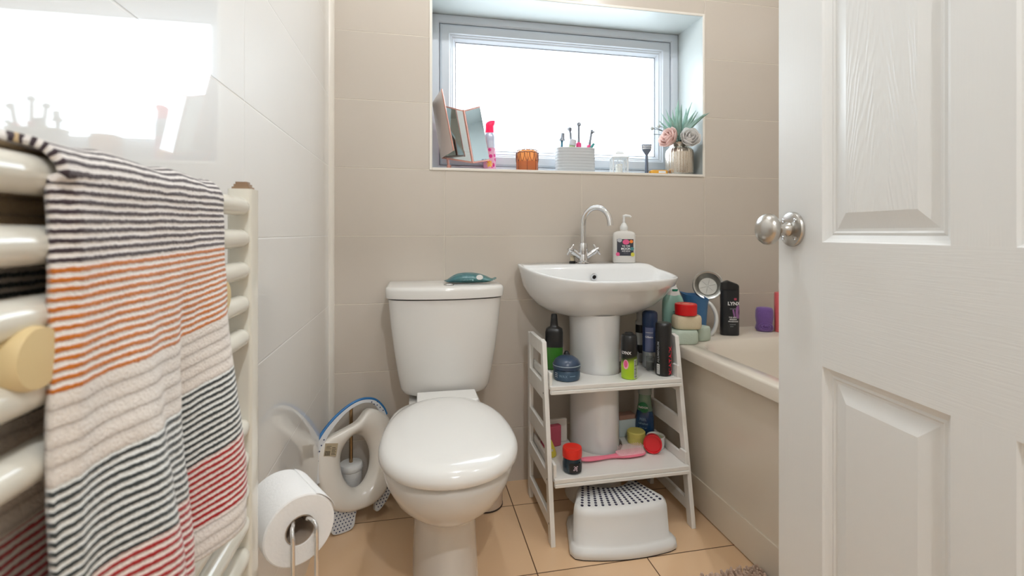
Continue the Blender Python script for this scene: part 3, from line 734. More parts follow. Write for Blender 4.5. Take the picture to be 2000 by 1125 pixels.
# re-sample the hole outline by angle to match the body outline
def by_angle(outline, c, angs):
    res = []
    for a in angs:
        d = (math.cos(a), math.sin(a)); best = None
        for i in range(len(outline)):
            p, q = outline[i], outline[(i+1) % len(outline)]
            ex_, ey_ = q[0]-p[0], q[1]-p[1]; den = d[0]*ey_-d[1]*ex_
            if abs(den) < 1e-12: continue
            tt = ((p[0]-c[0])*ey_-(p[1]-c[1])*ex_)/den; uu = ((p[0]-c[0])*d[1]-(p[1]-c[1])*d[0])/den
            if tt > 0 and -1e-6 <= uu <= 1+1e-6 and (best is None or tt > best): best = tt
        res.append((c[0]+d[0]*best, c[1]+d[1]*best))
    return res
angs = [2*PI*i/96 for i in range(96)]
BO = by_angle(BO, hc, angs); HO = by_angle(HO0, hc, angs)
b = MB(); rings = []
for f, n_ in ((1.0, -0.020), (1.0, 0.002), (0.985, 0.010), (0.95, 0.016), (0.86, 0.0195), (0.68, 0.021), (0.50, 0.0195), (0.32, 0.013), (0.16, 0.001), (0.06, -0.012), (0.0, -0.024), (0.02, -0.028), (0.10, -0.026), (0.35, 0.006), (0.7, 0.014), (0.95, 0.006), (0.985, -0.019)):
    rings.append([L3(ln(h[0], o_[0], f), ln(h[1], o_[1], f), n_) for h, o_ in zip(HO, BO)])
rings.append(rings[0])
b.loft(rings, False, False); b.build('seat_shell', SEATW, ts, angle=70)
arch = [(-0.060,0.168),(-0.065,0.215),(-0.062,0.264),(-0.042,0.300),(-0.010,0.334),(0.032,0.364),(0.076,0.384),(0.114,0.389),(0.152,0.378),(0.178,0.348),(0.188,0.322)]
A = [(p.x, p.y) for p in catmull([(a, c, 0) for a, c in arch], 5)]
def strip(b, A, w_of, n0, n1, inward=1):
    ins = []
    for k, (s_, w) in enumerate(A):
        p, q = A[max(0, k-1)], A[min(len(A)-1, k+1)]
        tx_, ty_ = q[0]-p[0], q[1]-p[1]; l = math.hypot(tx_, ty_); ins.append((s_+ty_/l*w_of(k/(len(A)-1)), w-tx_/l*w_of(k/(len(A)-1))))
    b.loft([[L3(*a, n0), L3(*a, n1), L3(*i_, n1), L3(*i_, n0)] for a, i_ in zip(A, ins)])
    return ins
b = MB(); ins = strip(b, A, lambda t_: 0.013+0.010*max(0, 1-abs(t_-0.28)/0.25)+0.010*sm(t_, 0.78, 1.0), 0.004, 0.014)
b.build('handle_arch', GRIP, ts, smooth=False, bevel=0.0015)
b = MB(); b.tube([L3(a[0], a[1], 0.009) for a in A], 0.0055, 10); b.build('rim_trim', BLUE, ts)
def dot(b, s_, w, n_, r=0.0022):
    b.lathe([(r, -0.0005), (r, 0.0006), (r*0.5, 0.0010)], n=10, M=Matrix(((hd.x, up_.x, nr.x, L3(s_, w, n_).x), (hd.y, up_.y, nr.y, L3(s_, w, n_).y), (hd.z, up_.z, nr.z, L3(s_, w, n_).z), (0,0,0,1))))
for grp in (((-0.053,0.250),(-0.045,0.262),(-0.052,0.235),(-0.038,0.278),(-0.029,0.293),(-0.056,0.222)), ((0.138,0.374),(0.146,0.365),(0.156,0.360),(0.166,0.350),(0.158,0.371),(0.176,0.338))):
    b = MB()
    for s_, w in grp: dot(b, s_, w, 0.014)
    b.build('grip_dots', DOTB, ts)
for foot in ([(-0.022,0.085),(-0.026,0.045),(-0.022,0.012),(-0.008,0.002),(0.030,0.0),(0.048,0.008),(0.056,0.035),(0.064,0.060)], [(0.128,0.065),(0.124,0.050),(0.122,0.030),(0.132,0.024),(0.150,0.034),(0.172,0.055),(0.184,0.080),(0.182,0.110),(0.165,0.10)]):
    b = MB(); O_ = [(p.x, p.y) for p in catmull([(a, c, 0) for a, c in foot], 4)]
    b.loft([[L3(s_, w, n_) for s_, w in O_] for n_ in (-0.012, 0.002, 0.004)]); f_ = b.build('grip_foot', GRIP, ts, smooth=False, bevel=0.001)
    b = MB(); cs = [sum(p[0] for p in foot)/len(foot), sum(p[1] for p in foot)/len(foot)]
    def inside(s_, w):
        c_ = False
        for i in range(len(O_)):
            p, q = O_[i], O_[(i+1) % len(O_)]
            if (p[1] > w) != (q[1] > w) and s_ < (q[0]-p[0])*(w-p[1])/(q[1]-p[1])+p[0]: c_ = not c_
        return c_
    for i in range(-4, 26):
        for j in range(0, 14):
            s_ = -0.04+i*0.0105+(0.005 if j % 2 else 0); w = 0.008+j*0.0095
            if inside(s_, w) and inside(s_-0.004, w) and inside(s_+0.004, w) and inside(s_, w-0.004): dot(b, s_, w, 0.004)
    b.build('grip_dots', DOTB, f_)
LABELG = mat('kraft_label', (176,160,132), 0.6); INK = mat('label_ink', (70,60,48), 0.7)
MLb = Matrix(((hd.x, -nr.x, up_.x, 0), (hd.y, -nr.y, up_.y, 0), (hd.z, -nr.z, up_.z, 0), (0,0,0,1)))
Lc = MLb @ TR(-0.012, -0.0205, 0.258, ry=math.radians(14))
b = MB(); b.box(-0.020, -0.0006, -0.018, 0.020, 0.003, 0.020, Lc); lb = b.build('paper_label', LABELG, ts, smooth=False)
b = MB()
for k in range(9): b.box(-0.018+k*0.0019, -0.0010, -0.016, -0.018+k*0.0019+(0.0012 if k % 3 else 0.0008), -0.0006, -0.002, Lc)
for k in range(6): b.box(0.003, -0.0010, -0.014+k*0.004, 0.017-0.003*(k % 2), -0.0006, -0.0125+k*0.004, Lc)
for k in range(3): b.box(-0.016, -0.0010, 0.003+k*0.004, 0.0-0.003*(k % 2), -0.0006, 0.0042+k*0.004, Lc)
b.build('printing', INK, lb, smooth=False)

# small pale bin between toilet and basin
bin_ = thing('waste_bin', 'small pale beige bin on the floor behind the toilet', 'bin', (0.238, 1.668, 0))
PBIN = mat('pale_beige_plastic', (206,188,168), 0.5)
b = MB(); b.lathe([(0.058, 0.0), (0.061, 0.004), (0.064, 0.10), (0.066, 0.20), (0.068, 0.204), (0.066, 0.208), (0.062, 0.204), (0.058, 0.01), (0.001, 0.01)], n=48, cap0=True); b.build('bin_body', PBIN, bin_)
b = MB(); b.lathe([(0.0595, 0.0), (0.0625, 0.001), (0.0625, 0.005), (0.0605, 0.006)], n=48, cap0=False, cap1=False); b.build('base_band', mat('dark_brown_rubber', (60,44,34), 0.6), bin_)

# ------------------------------------------------------------------ child's step stool
stool = thing('step_stool', 'white plastic child step stool with dark dotted top under the shelf unit', 'stool', (0.616, 1.41, 0), rotz=math.radians(-3))
STM = mat('white_stool_plastic', (222,222,220), 0.38, vary=0.02)
def stool_ring(hwf, hwb, yf, yb, z, bf, bb_, r=0.03, n=10):
    # y front negative; front bows out by bf, back bows in by bb_
    pts = []
    for i in range(n+1): u = -1+2*i/n; pts.append((u*(hwf-r), yf-bf*(1-u*u)))
    pts += [(hwf-r*0.3, yf+r*0.30), (hwf, yf+r)]
    for i in range(1, 6): u = i/6; pts.append((ln(hwf, hwb, u), ln(yf+r, yb-r, u)))
    pts += [(hwb, yb-r), (hwb-r*0.3, yb-r*0.3)]
    for i in range(n+1): u = 1-2*i/n; pts.append((u*(hwb-r), yb-bb_*(1-u*u)))
    pts += [(-hwb+r*0.3, yb-r*0.3), (-hwb, yb-r)]
    for i in range(1, 6): u = i/6; pts.append((ln(-hwb, -hwf, u), ln(yb-r, yf+r, u)))
    pts += [(-hwf, yf+r), (-hwf+r*0.3, yf+r*0.30)]
    return [(x, y, z) for x, y in pts]
b = MB()
SR = [(0.166, 0.140, -0.098, 0.095, 0.003, 0.016, 0.03), (0.168, 0.142, -0.100, 0.097, 0.010, 0.016, 0.03), (0.166, 0.140, -0.098, 0.095, 0.022, 0.016, 0.03), (0.158, 0.132, -0.088, 0.088, 0.030, 0.016, 0.03), (0.152, 0.125, -0.082, 0.083, 0.034, 0.015, 0.03), (0.149, 0.114, -0.074, 0.078, 0.112, 0.014, 0.035), (0.146, 0.111, -0.069, 0.075, 0.125, 0.014, 0.035), (0.140, 0.105, -0.061, 0.070, 0.1325, 0.013, 0.035), (0.131, 0.098, -0.052, 0.064, 0.1345, 0.012, 0.034)]
b.loft([stool_ring(*s_) for s_ in SR]); b.build('stool_body', STM, stool, angle=60)
b = MB()
b.loft([stool_ring(0.1655, 0.140, -0.0975, 0.095, z, 0.016, 0.03) for z in (0.0, 0.0035)]); b.build('rubber_foot', mat('black_rubber', (40,34,32), 0.7), stool, smooth=False)
DOTM = mat('dark_navy_dot', (44,42,66), 0.55)
b = MB()
for j in range(9):
    v = j/8; y0 = ln(-0.050, 0.056, v); hw = ln(0.124, 0.090, v); bow = ln(0.011, 0.028, v)
    for i in range(13):
        u = -1+2*i/12
        b.lathe([(0.0045, -0.0008), (0.0045, 0.0008), (0.0036, 0.0013)], (u*hw, y0-bow*(1-u*u), 0.1342), 12)
b.build('anti_slip_dots', DOTM, stool)
stool['label'] = 'white plastic child step stool with dark dotted top under the shelf unit'

# ------------------------------------------------------------------ bath mat
MATM = mat('beige_pink_chenille', (214,186,166), 0.95, vary=0.18, bscale=300, sheen=0.3)
mo = thing('bath_mat', 'fluffy beige bath mat on the floor beside the bath', 'bath mat', (0.78, 0.86, 0))
b = MB(); b.loft([[(x, y, z) for x, y in rrect(-0.16, -0.32, 0.162, 0.315, 0.02)] for z in (0.0008, 0.008)]); b.build('backing', MATM, mo)
b = MB(); random.seed(3)
nx, ny = 30, 58
for i in range(nx):
    for j in range(ny):
        x = -0.158+0.318*i/(nx-1)+random.uniform(-0.003, 0.003); y = -0.318+0.632*j/(ny-1)+random.uniform(-0.003, 0.003)
        if y+0.86 < 0.9: continue
        tx_, ty_ = random.uniform(-0.006, 0.006), random.uniform(-0.006, 0.006); h_ = random.uniform(0.014, 0.021)
        b.tube([(x, y, 0.006), (x+tx_*0.4, y+ty_*0.4, 0.006+h_*0.6), (x+tx_, y+ty_, 0.006+h_)], [0.004, 0.0056, 0.0026], 6)
o = b.build('pile', MATM, mo); o['kind'] = 'stuff'

# ================================================================== small things
def facing(x, y, extra=0.0): return math.atan2(-x, y)*0 + (-math.atan2(x, y)) + extra   # rotz that turns local -y to the doorway
WHITEINK = mat('white_print', (236,236,236), 0.5); GREYINK = mat('grey_print', (150,152,156), 0.5)
# ---- on the cistern: pack of wipes
wp = thing('wipes_packet', 'teal foil packet of wipes lying on the toilet cistern', 'wipes packet', (0.186, 1.686, 0.7775), rotz=math.radians(-6))
TEAL = bpy.data.materials.new('teal_foil'); TEAL.use_nodes = True; t = NT(TEAL); bs = t.n['Principled BSDF']
tc = t.node('ShaderNodeTexCoord').outputs['Object']
t.put(bs.inputs['Base Color'], t.mix(t.noise(18, 3, tc), srgb(24,84,104), srgb(60,118,110))); bs.inputs['Roughness'].default_value = 0.28; bs.inputs['Specular IOR Level'].default_value = 0.8
t.put(bs.inputs['Normal'], t.bump(t.noise(45, 4, tc), 0.004))
b = MB(); rings = []
n = 30; prof = [(-0.090, 0.0015, 0.010, 0.008), (-0.083, 0.0015, 0.030, 0.009), (-0.078, 0.004, 0.036, 0.008), (-0.065, 0.011, 0.040, 0.012), (-0.045, 0.017, 0.042, 0.0175), (-0.015, 0.0185, 0.042, 0.019), (0.02, 0.0175, 0.041, 0.018), (0.05, 0.014, 0.039, 0.0145), (0.068, 0.008, 0.036, 0.011), (0.078, 0.0015, 0.034, 0.011), (0.088, 0.0012, 0.032, 0.015), (0.094, 0.0012, 0.030, 0.018)]
for x, hz, hy, zc in prof:
    rings.append([(x+0.002*math.sin(i*2.1), hy*math.cos(2*PI*i/n), max(0.0004, zc+hz*math.sin(2*PI*i/n)*(1+0.12*math.sin(i*1.7+x*120)))) for i in range(n)])
b.loft(rings); b.build('foil_pack', TEAL, wp, sub=1)
text('printing', 'freshening', 0.011, mat('pale_blue_print', (150,190,196), 0.5), wp, TR(-0.010, -0.0405, 0.0165, rx=-0.35), th=0.0002)
b = MB(); b.lathe([(0.010, 0), (0.010, 0.0006), (0.001, 0.0008)], n=10, sx=1.2, M=TR(0.034, -0.038, 0.0225, rx=1.0)); b.build('seal', mat('silver_seal', (200,196,190), 0.55), wp)

# ---- on the basin: pump bottle and a small bottle behind the tap
pu = thing('soap_dispenser', 'clear pump soap bottle with a dark patterned label on the basin', 'soap bottle', (0.797, 1.745, 0.838), rotz=math.radians(-20))
SOAPB = mat('frosted_clear_bottle', (222,218,212), 0.18, ior=1.45, alpha=1.0, vary=0.01)
b = MB(); b.loft([sring(0, 0, z, hx, hy, 4.5, 48) for z, hx, hy in ((0, 0.040, 0.021), (0.003, 0.043, 0.0235), (0.10, 0.0435, 0.024), (0.108, 0.0435, 0.024), (0.117, 0.040, 0.0225), (0.122, 0.030, 0.018), (0.124, 0.015, 0.014), (0.130, 0.0135, 0.0135))]); b.build('bottle', SOAPB, pu, angle=50)
b = MB(); b.lathe([(0.015, 0.126), (0.0155, 0.128), (0.0155, 0.140), (0.013, 0.144), (0.009, 0.152), (0.005, 0.156), (0.0045, 0.176), (0.0001, 0.176)], n=28)
b.tube([(0, 0, 0.176), (0.0, 0, 0.182), (0.006, -0.001, 0.184), (0.022, -0.004, 0.182), (0.027, -0.005, 0.178)], [0.0058, 0.0062, 0.0055, 0.004, 0.0034], 14); b.build('pump', WHITEP, pu)
DKL = mat('dark_label', (52,54,64), 0.45)
def flat(name, pts, m, par, y, **k):
    b = MB(); b.loft([[(x, y, z) for x, z in pts], [(x, y-0.0005, z) for x, z in pts]]); return b.build(name, m, par, smooth=False, **k)
lbl = flat('label', [(-0.028, 0.028), (0.034, 0.028), (0.034, 0.092), (-0.028, 0.092)], DKL, pu, -0.0242)
PK = mat('pink_print', (226,92,140), 0.5)
for j, (c_, r_, m_) in enumerate((((0.006, 0.081), (0.013, 0.010), PK), ((0.026, 0.083), (0.0065, 0.0065), mat('orange_print', (240,130,50), 0.5)), ((-0.025, 0.034), (0.0075, 0.0075), PK), ((0.031, 0.033), (0.007, 0.008), mat('yellow_print', (206,198,70), 0.5)), ((0.029, 0.055), (0.007, 0.007), mat('teal_print', (74,132,136), 0.5)), ((-0.018, 0.088), (0.009, 0.008), mat('pale_grey_print', (190,190,194), 0.5)))):
    flat('printed_dot', ell(c_[0], c_[1], r_[0], r_[1]), m_, lbl, -0.0248-0.0001*j)
text('lettering', 'TO THE', 0.0085, WHITEINK, lbl, TR(0.006, -0.0252, 0.065), bold=0.02, th=0.0002)
text('lettering', 'MOON', 0.0118, WHITEINK, lbl, TR(0.006, -0.0252, 0.0545), bold=0.03, th=0.0002)
text('lettering', 'AND BACK', 0.0062, WHITEINK, lbl, TR(0.006, -0.0252, 0.0455), bold=0.02, th=0.0002)
text('lettering', 'hand wash', 0.004, GREYINK, lbl, TR(0.006, -0.0252, 0.039), th=0.0002)
sb2 = thing('nail_bottle', 'tiny cream bottle with black base behind the tap handle', 'small bottle', (0.592, 1.762, 0.838))
b = MB(); b.lathe([(0.011, 0), (0.0125, 0.001), (0.0125, 0.006), (0.010, 0.008)], n=24); b.build('base', BLACKP, sb2)
b = MB(); b.lathe([(0.009, 0.0085), (0.009, 0.024), (0.006, 0.028), (0.001, 0.028)], n=24); b.build('body', mat('cream_bottle', (222,206,176), 0.4), sb2)

# ---- upper shelf of the unit
gb = thing('green_bottle', 'green bottle with black spray top on the upper shelf', 'spray bottle', (0.484, 1.645, SZ1+0.0006), rotz=math.radians(-18))
b = MB(); b.loft([sring(0, 0, z, hx, hy, 3.2, 40) for z, hx, hy in ((0, 0.026, 0.018), (0.003, 0.030, 0.021), (0.070, 0.031, 0.022), (0.088, 0.030, 0.021))]); b.build('bottle', mat('translucent_green', (78,150,56), 0.2, coat=0.3), gb, angle=50)
b = MB(); b.loft([sring(0, 0, z, hx, hy, 3.0, 40) for z, hx, hy in ((0.080, 0.0318, 0.0225), (0.132, 0.0318, 0.0225), (0.144, 0.029, 0.020), (0.149, 0.020, 0.016), (0.152, 0.0145, 0.0135), (0.162, 0.0135, 0.0125), (0.178, 0.0118, 0.0115), (0.194, 0.0105, 0.0105), (0.196, 0.009, 0.009))]); b.build('spray_cap', BLACKP, gb, angle=50)
wj = thing('wax_jar', 'round navy hair wax jar at the front left of the upper shelf', 'jar', (0.492, 1.525, SZ1+0.0006), rotz=math.radians(-12))
NAVY = mat('navy_tin', (44,62,86), 0.3, coat=0.2)
b = MB(); b.lathe([(0.037, 0), (0.042, 0.002), (0.0445, 0.012), (0.0445, 0.028), (0.041, 0.034)], n=56); b.build('jar_body', mat('slate_blue_tin', (52,76,98), 0.32), wj)
b = MB(); b.lathe([(0.0415, 0.034), (0.0458, 0.037), (0.0462, 0.048), (0.0445, 0.054), (0.038, 0.065), (0.024, 0.074), (0.001, 0.077)], n=56); ld = b.build('lid', NAVY, wj)
b = MB(); b.lathe([(0.0464, 0.0478), (0.0468, 0.0490), (0.0464, 0.0505)], n=56, cap0=False, cap1=False); b.build('silver_ring', mat('silver_line', (176,192,206), 0.3, 0.5), ld)
b = MB(); pth = [(0.024*math.cos(a)*1.0, 0.020*math.sin(a)-0.002, 0.0715-0.0) for a in [PI*0.05+1.2*PI*i/14 for i in range(15)]]; b.tube(pth, 0.0011, 6); b.tube([(-0.03, -0.012, 0.066), (-0.006, 0.008, 0.0757)], 0.0011, 6); b.build('emblem', mat('silver_line', (176,192,206), 0.3, 0.5), ld)
text('lettering', 'WAX', 0.012, mat('pale_blue_ink', (130,156,176), 0.5), wj, TR(-0.016, 0, 0.018), wrap=0.0449, th=0.0002)
patch('printed_line', 0.020, 0.0018, mat('pale_blue_ink', (130,156,176), 0.5), wj, 0.0447, 0.019, a0=0.35)
for k in range(3): patch('printed_line', 0.012, 0.0016, WHITEINK, wj, 0.0447, 0.014+k*0.006, a0=-0.95)
bc = thing('dropper_bottle', 'tiny black pointed bottle behind the navy jar', 'bottle', (0.516, 1.60, SZ1+0.0006))
b = MB(); b.lathe([(0.010, 0), (0.010, 0.030), (0.0085, 0.036), (0.0085, 0.048), (0.011, 0.050), (0.011, 0.064), (0.006, 0.072), (0.001, 0.073)], n=20); b.build('cap_body', BLACKP, bc)
lg = thing('deodorant_can', 'black and lime green spray can on the front edge of the upper shelf', 'spray can', (0.700, 1.492, SZ1+0.0006), rotz=math.radians(-25))
LIME = bpy.data.materials.new('lime_black_fade'); LIME.use_nodes = True; t = NT(LIME); bs = t.n['Principled BSDF']; bs.inputs['Roughness'].default_value = 0.3
tc = t.node('ShaderNodeTexCoord').outputs['Object']; sp = t.node('ShaderNodeSeparateXYZ'); t.l.new(tc, sp.inputs[0])
mr = t.node('ShaderNodeMapRange', interpolation_type='SMOOTHSTEP'); t.put(mr.inputs[0], t.math('SUBTRACT', sp.outputs[2], t.math('MULTIPLY', sp.outputs[0], 0.25))); mr.inputs[1].default_value = 0.045; mr.inputs[2].default_value = 0.075
t.put(bs.inputs['Base Color'], t.mix(mr.outputs[0], srgb(164,200,36), srgb(24,26,24)))
b = MB(); b.lathe([(0.0235, 0), (0.0255, 0.002), (0.0260, 0.006), (0.0260, 0.082)], n=44); b.build('can', LIME, lg)
b = MB(); b.lathe([(0.0268, 0.080), (0.0272, 0.083), (0.0268, 0.120), (0.0255, 0.140), (0.023, 0.144), (0.017, 0.146), (0.001, 0.1462)], n=44); b.loft([sring(0, 0, z, hx, hx*0.8, 2.5, 24) for z, hx in ((0.144, 0.0155), (0.150, 0.0145), (0.1525, 0.011), (0.153, 0.003))]); b.build('spray_cap', BLACKP, lg)
text('lettering', 'LYNX', 0.013, WHITEINK, lg, TR(-0.010, 0, 0.088, ry=0), wrap=0.0275, th=0.0002, bold=0.02)
patch('printed_flower', 0, 0, PK, lg, 0.0262, 0.052, pts=ell(-0.011, 0, 0.0062, 0.012))
patch('printed_ring', 0, 0, mat('pale_pink_print', (236,170,190), 0.5), lg, 0.0261, 0.050, pts=ell(-0.011, 0, 0.0095, 0.016))
patch('barcode', 0.014, 0.062, mat('pale_label', (198,206,196), 0.5), lg, 0.0262, 0.036, a0=0.92)
for k in range(14): patch('barcode_line', 0.012, 0.0016+0.0008*(k % 3 == 0), mat('dark_ink', (30,32,30), 0.5), lg, 0.0265, 0.009+k*0.0042, a0=0.92)
bl = thing('shaving_gel_can', 'tall navy and silver shaving gel can behind the black can on the upper shelf', 'spray can', (0.832, 1.601, SZ1+0.0006), rotz=math.radians(-27))
NV2 = mat('navy_can', (38,58,100), 0.28, 0.2); NVC = mat('navy_cap', (30,50,82), 0.35)
b = MB(); b.lathe([(0.0245, 0), (0.0262, 0.003), (0.0265, 0.058)], n=44); b.build('silver_base', mat('silver_can', (168,172,176), 0.28, 0.7), bl)
b = MB(); b.lathe([(0.0265, 0.058), (0.0265, 0.148)], n=44, cap0=False); b.build('can', NV2, bl)
b = MB(); b.lathe([(0.0272, 0.146), (0.0272, 0.190), (0.0255, 0.198), (0.018, 0.203), (0.001, 0.204)], n=44); b.build('cap', NVC, bl)
patch('side_band', 0.030, 0.088, mat('slate_print', (98,106,140), 0.4), bl, 0.0266, 0.104, a0=-0.1)
text('lettering', 'Gillette', 0.0095, WHITEINK, bl, TR(-0.003, 0, 0.112), wrap=0.0269, th=0.0002, bold=0.02)
patch('printed_line', 0.026, 0.0012, WHITEINK, bl, 0.0269, 0.128, a0=-0.1)
for k in range(3): patch('printed_line', 0.014, 0.0022, WHITEINK, bl, 0.0267, 0.040+k*0.006, a0=0.1)
bk_ = thing('body_spray_can', 'plain black slim can with vertical red and white lettering on the upper shelf', 'spray can', (0.832, 1.503, SZ1+0.0006), rotz=math.radians(-29))
b = MB(); b.lathe([(0.024, 0), (0.0265, 0.003), (0.0268, 0.010), (0.0268, 0.168), (0.0255, 0.175), (0.022, 0.1785), (0.001, 0.179)], n=48); cn = b.build('can', BLACKP, bk_)
REDINK = mat('red_print', (214,40,62), 0.45)
def vtext(s, size, m, par, wrap, ang, z0, rot=1, sx=1.0):
    # lettering that reads up the can
    o = text('lettering', s, size, m, par, Matrix.Identity(4), th=0.0002, align='LEFT', bold=0.02, spacing=1.05)
    for v in o.data.vertices:
        x, y, z = v.co
        a = ang - z/wrap*rot; r = wrap+0.0003-y
        v.co = (math.sin(a)*r, -math.cos(a)*r, z0+x*rot*sx)
    return o
vtext('XIATA/X', 0.019, REDINK, bk_, 0.0269, 0.98, 0.005, sx=1.25)
vtext('ALUMINIUM', 0.011, GREYINK, bk_, 0.0269, -0.68, 0.045, sx=1.15)
patch('barcode', 0.012, 0.034, WHITEINK, bk_, 0.0270, 0.023, a0=-0.70)
for k in range(8): patch('barcode_line', 0.010, 0.0016, mat('dark_ink', (30,32,30), 0.5), bk_, 0.0272, 0.009+k*0.0038, a0=-0.70)
sc_ = thing('striped_can', 'slim dark and white can half hidden behind the navy can', 'spray can', (0.838, 1.679, SZ1+0.0006))
b = MB(); b.lathe([(0.021, 0), (0.0225, 0.003), (0.0225, 0.150), (0.018, 0.156), (0.018, 0.196), (0.001, 0.198)], n=32); b.build('can', mat('pale_can', (186,186,184), 0.35), sc_)
for z in (0.05, 0.125): patch('dark_band', 0.05, 0.03, BLACKP, sc_, 0.0228, z, a0=-0.5)
gc = thing('clear_cup', 'small clear plastic tube standing between the navy and black cans', 'plastic tube', (0.812, 1.560, SZ1+0.0006))
b = MB(); b.lathe([(0.0125, 0), (0.0135, 0.002), (0.0135, 0.048), (0.0122, 0.048), (0.0122, 0.003), (0.001, 0.003)], n=28); b.build('tube', GLASSC, gc)
b = MB(); b.lathe([(0.0118, 0.004), (0.0118, 0.030), (0.001, 0.030)], n=24); b.build('filling', mat('pale_filling', (206,206,200), 0.6), gc)
gl = thing('grey_lid', 'grey plastic tub at the back of the upper shelf beside the pedestal', 'tub', (0.775, 1.640, SZ1+0.0006))
b = MB(); b.lathe([(0.026, 0), (0.028, 0.003), (0.029, 0.036), (0.030, 0.038), (0.030, 0.046), (0.001, 0.046)], n=32); b.build('tub_body', mat('grey_plastic', (164,166,164), 0.4), gl)

# ---- lower shelf of the unit
rj = thing('red_lid_jar', 'dark jar with a red lid at the front left of the lower shelf', 'jar', (0.487, 1.452, SZ0+0.0006), rotz=math.radians(-14))
b = MB(); b.lathe([(0.027, 0), (0.030, 0.003), (0.0312, 0.012), (0.0312, 0.026), (0.0285, 0.040), (0.027, 0.048)], n=44); b.build('jar_body', mat('dark_teal_glass', (24,46,58), 0.15, coat=0.5), rj)
b = MB(); b.lathe([(0.0305, 0.046), (0.031, 0.050), (0.0312, 0.068), (0.0295, 0.075), (0.025, 0.0765), (0.018, 0.075), (0.001, 0.0748)], n=44); b.build('lid', mat('red_plastic', (220,44,32), 0.28), rj)
patch('label', 0.044, 0.030, mat('black_label', (22,24,28), 0.4), rj, 0.0316, 0.020, a0=0.35)
for k in range(9): patch('printed_speck', 0, 0, mat('pink_white_print', (214,190,200), 0.5), rj, 0.0318, 0.020, pts=ell(0.009+0.007*math.cos(k*0.75)*(1 if k % 2 else 0.45), 0.008*math.sin(k*0.75)*(1 if k % 2 else 0.45), 0.0022, 0.0013+0.0006*(k % 3), 10))
hbsh = thing('hairbrush', 'pink hairbrush lying along the front of the lower shelf', 'hairbrush', (0.655, 1.500, SZ0+0.0006), rotz=math.radians(4))
PINKP = mat('pink_plastic', (232,120,142), 0.3)
b = MB(); rings = []
for x, hw, zc, hz in ((-0.128, 0.003, 0.012, 0.003), (-0.122, 0.010, 0.0115, 0.0055), (-0.10, 0.0145, 0.0095, 0.0065), (-0.07, 0.0125, 0.0085, 0.006), (-0.035, 0.009, 0.0085, 0.0055), (-0.010, 0.0085, 0.0085, 0.006), (0.010, 0.015, 0.0085, 0.007), (0.030, 0.0215, 0.0085, 0.008), (0.060, 0.0235, 0.0085, 0.008), (0.090, 0.022, 0.0085, 0.0075), (0.105, 0.016, 0.009, 0.006), (0.112, 0.006, 0.009, 0.003)):
    rings.append([(x, hw*math.cos(2*PI*i/16), zc+hz*math.sin(2*PI*i/16)) for i in range(16)])
b.loft(rings); b.build('handle', PINKP, hbsh, sub=1)
b = MB()
for i in range(13):
    for j in range(6):
        x = 0.012+i*0.0072; y = -0.0165+j*0.0066
        if abs(y) > 0.019*(1-((x-0.058)/0.062)**4): continue
        b.tube([(x, y, 0.015), (x+0.0008, y, 0.034)], [0.0007, 0.0005], 5); b.lathe([(0.0004, 0), (0.0011, 0.001), (0.0011, 0.0022), (0.0003, 0.003)], (x+0.0008, y, 0.0335), 6)
o = b.build('bristles', mat('pale_pink_bristle', (240,214,214), 0.4), hbsh); o['kind'] = 'stuff'
b = MB(); b.loft([[(x, y, z) for x, y in rrect(0.004, -0.0185, 0.106, 0.0185, 0.014)] for z in (0.013, 0.0168)]); b.build('bristle_pad', mat('pale_pink_pad', (240,180,190), 0.5), hbsh)
rc = thing('tipped_lid', 'round red lid tipped on its side, leaning on the open white tub', 'tub', (0.798, 1.515, SZ0+0.0315), rotz=math.radians(-28))  # an open red lid, modelled as a shallow tub
Mr = TR(0, 0, 0, rx=PI/2-0.12)
b = MB(); b.lathe([(0.0305, -0.013), (0.0310, -0.010), (0.0310, 0.011), (0.0295, 0.013), (0.0275, 0.0125), (0.026, 0.004), (0.001, 0.003)], n=44, M=Mr); b.build('tub_body', mat('red_cap_plastic', (214,34,44), 0.35), rc)
wt = thing('open_tub', 'open white tub of pale balm at the right end of the lower shelf', 'tub', (0.829, 1.552, SZ0+0.0006))
b = MB(); b.lathe([(0.026, 0), (0.029, 0.002), (0.0305, 0.030), (0.0315, 0.040), (0.0295, 0.042), (0.028, 0.040), (0.0275, 0.030), (0.001, 0.030)], n=44); b.build('tub_body', WHITEP, wt)
b = MB(); b.lathe([(0.0272, 0.030), (0.0272, 0.0345), (0.015, 0.0365), (0.001, 0.0355)], n=36); b.build('balm', mat('pale_green_balm', (196,204,170), 0.4), wt)
yp = thing('yellow_puff', 'pale yellow round tub lying behind the red cap', 'tub', (0.779, 1.602, SZ0+0.0006))
b = MB(); b.lathe([(0.029, 0), (0.031, 0.002), (0.031, 0.024), (0.0325, 0.025), (0.0325, 0.039), (0.029, 0.0425), (0.001, 0.043)], n=36); b.build('tub_body', mat('pale_yellow_plastic', (214,202,108), 0.45), yp)
rx_ = thing('shower_gel_bottle', 'dark blue shower gel bottle with a green emblem on the lower shelf', 'shower gel bottle', (0.832, 1.640, SZ0+0.0006), rotz=math.radians(-38))
b = MB(); b.loft([sring(0, 0, z, hx, hy, 2.6, 40) for z, hx, hy in ((0, 0.028, 0.018), (0.003, 0.033, 0.021), (0.04, 0.0345, 0.022), (0.075, 0.033, 0.021), (0.10, 0.028, 0.019))]); b.build('bottle', mat('dark_blue_gel', (22,56,92), 0.12, coat=0.4), rx_)
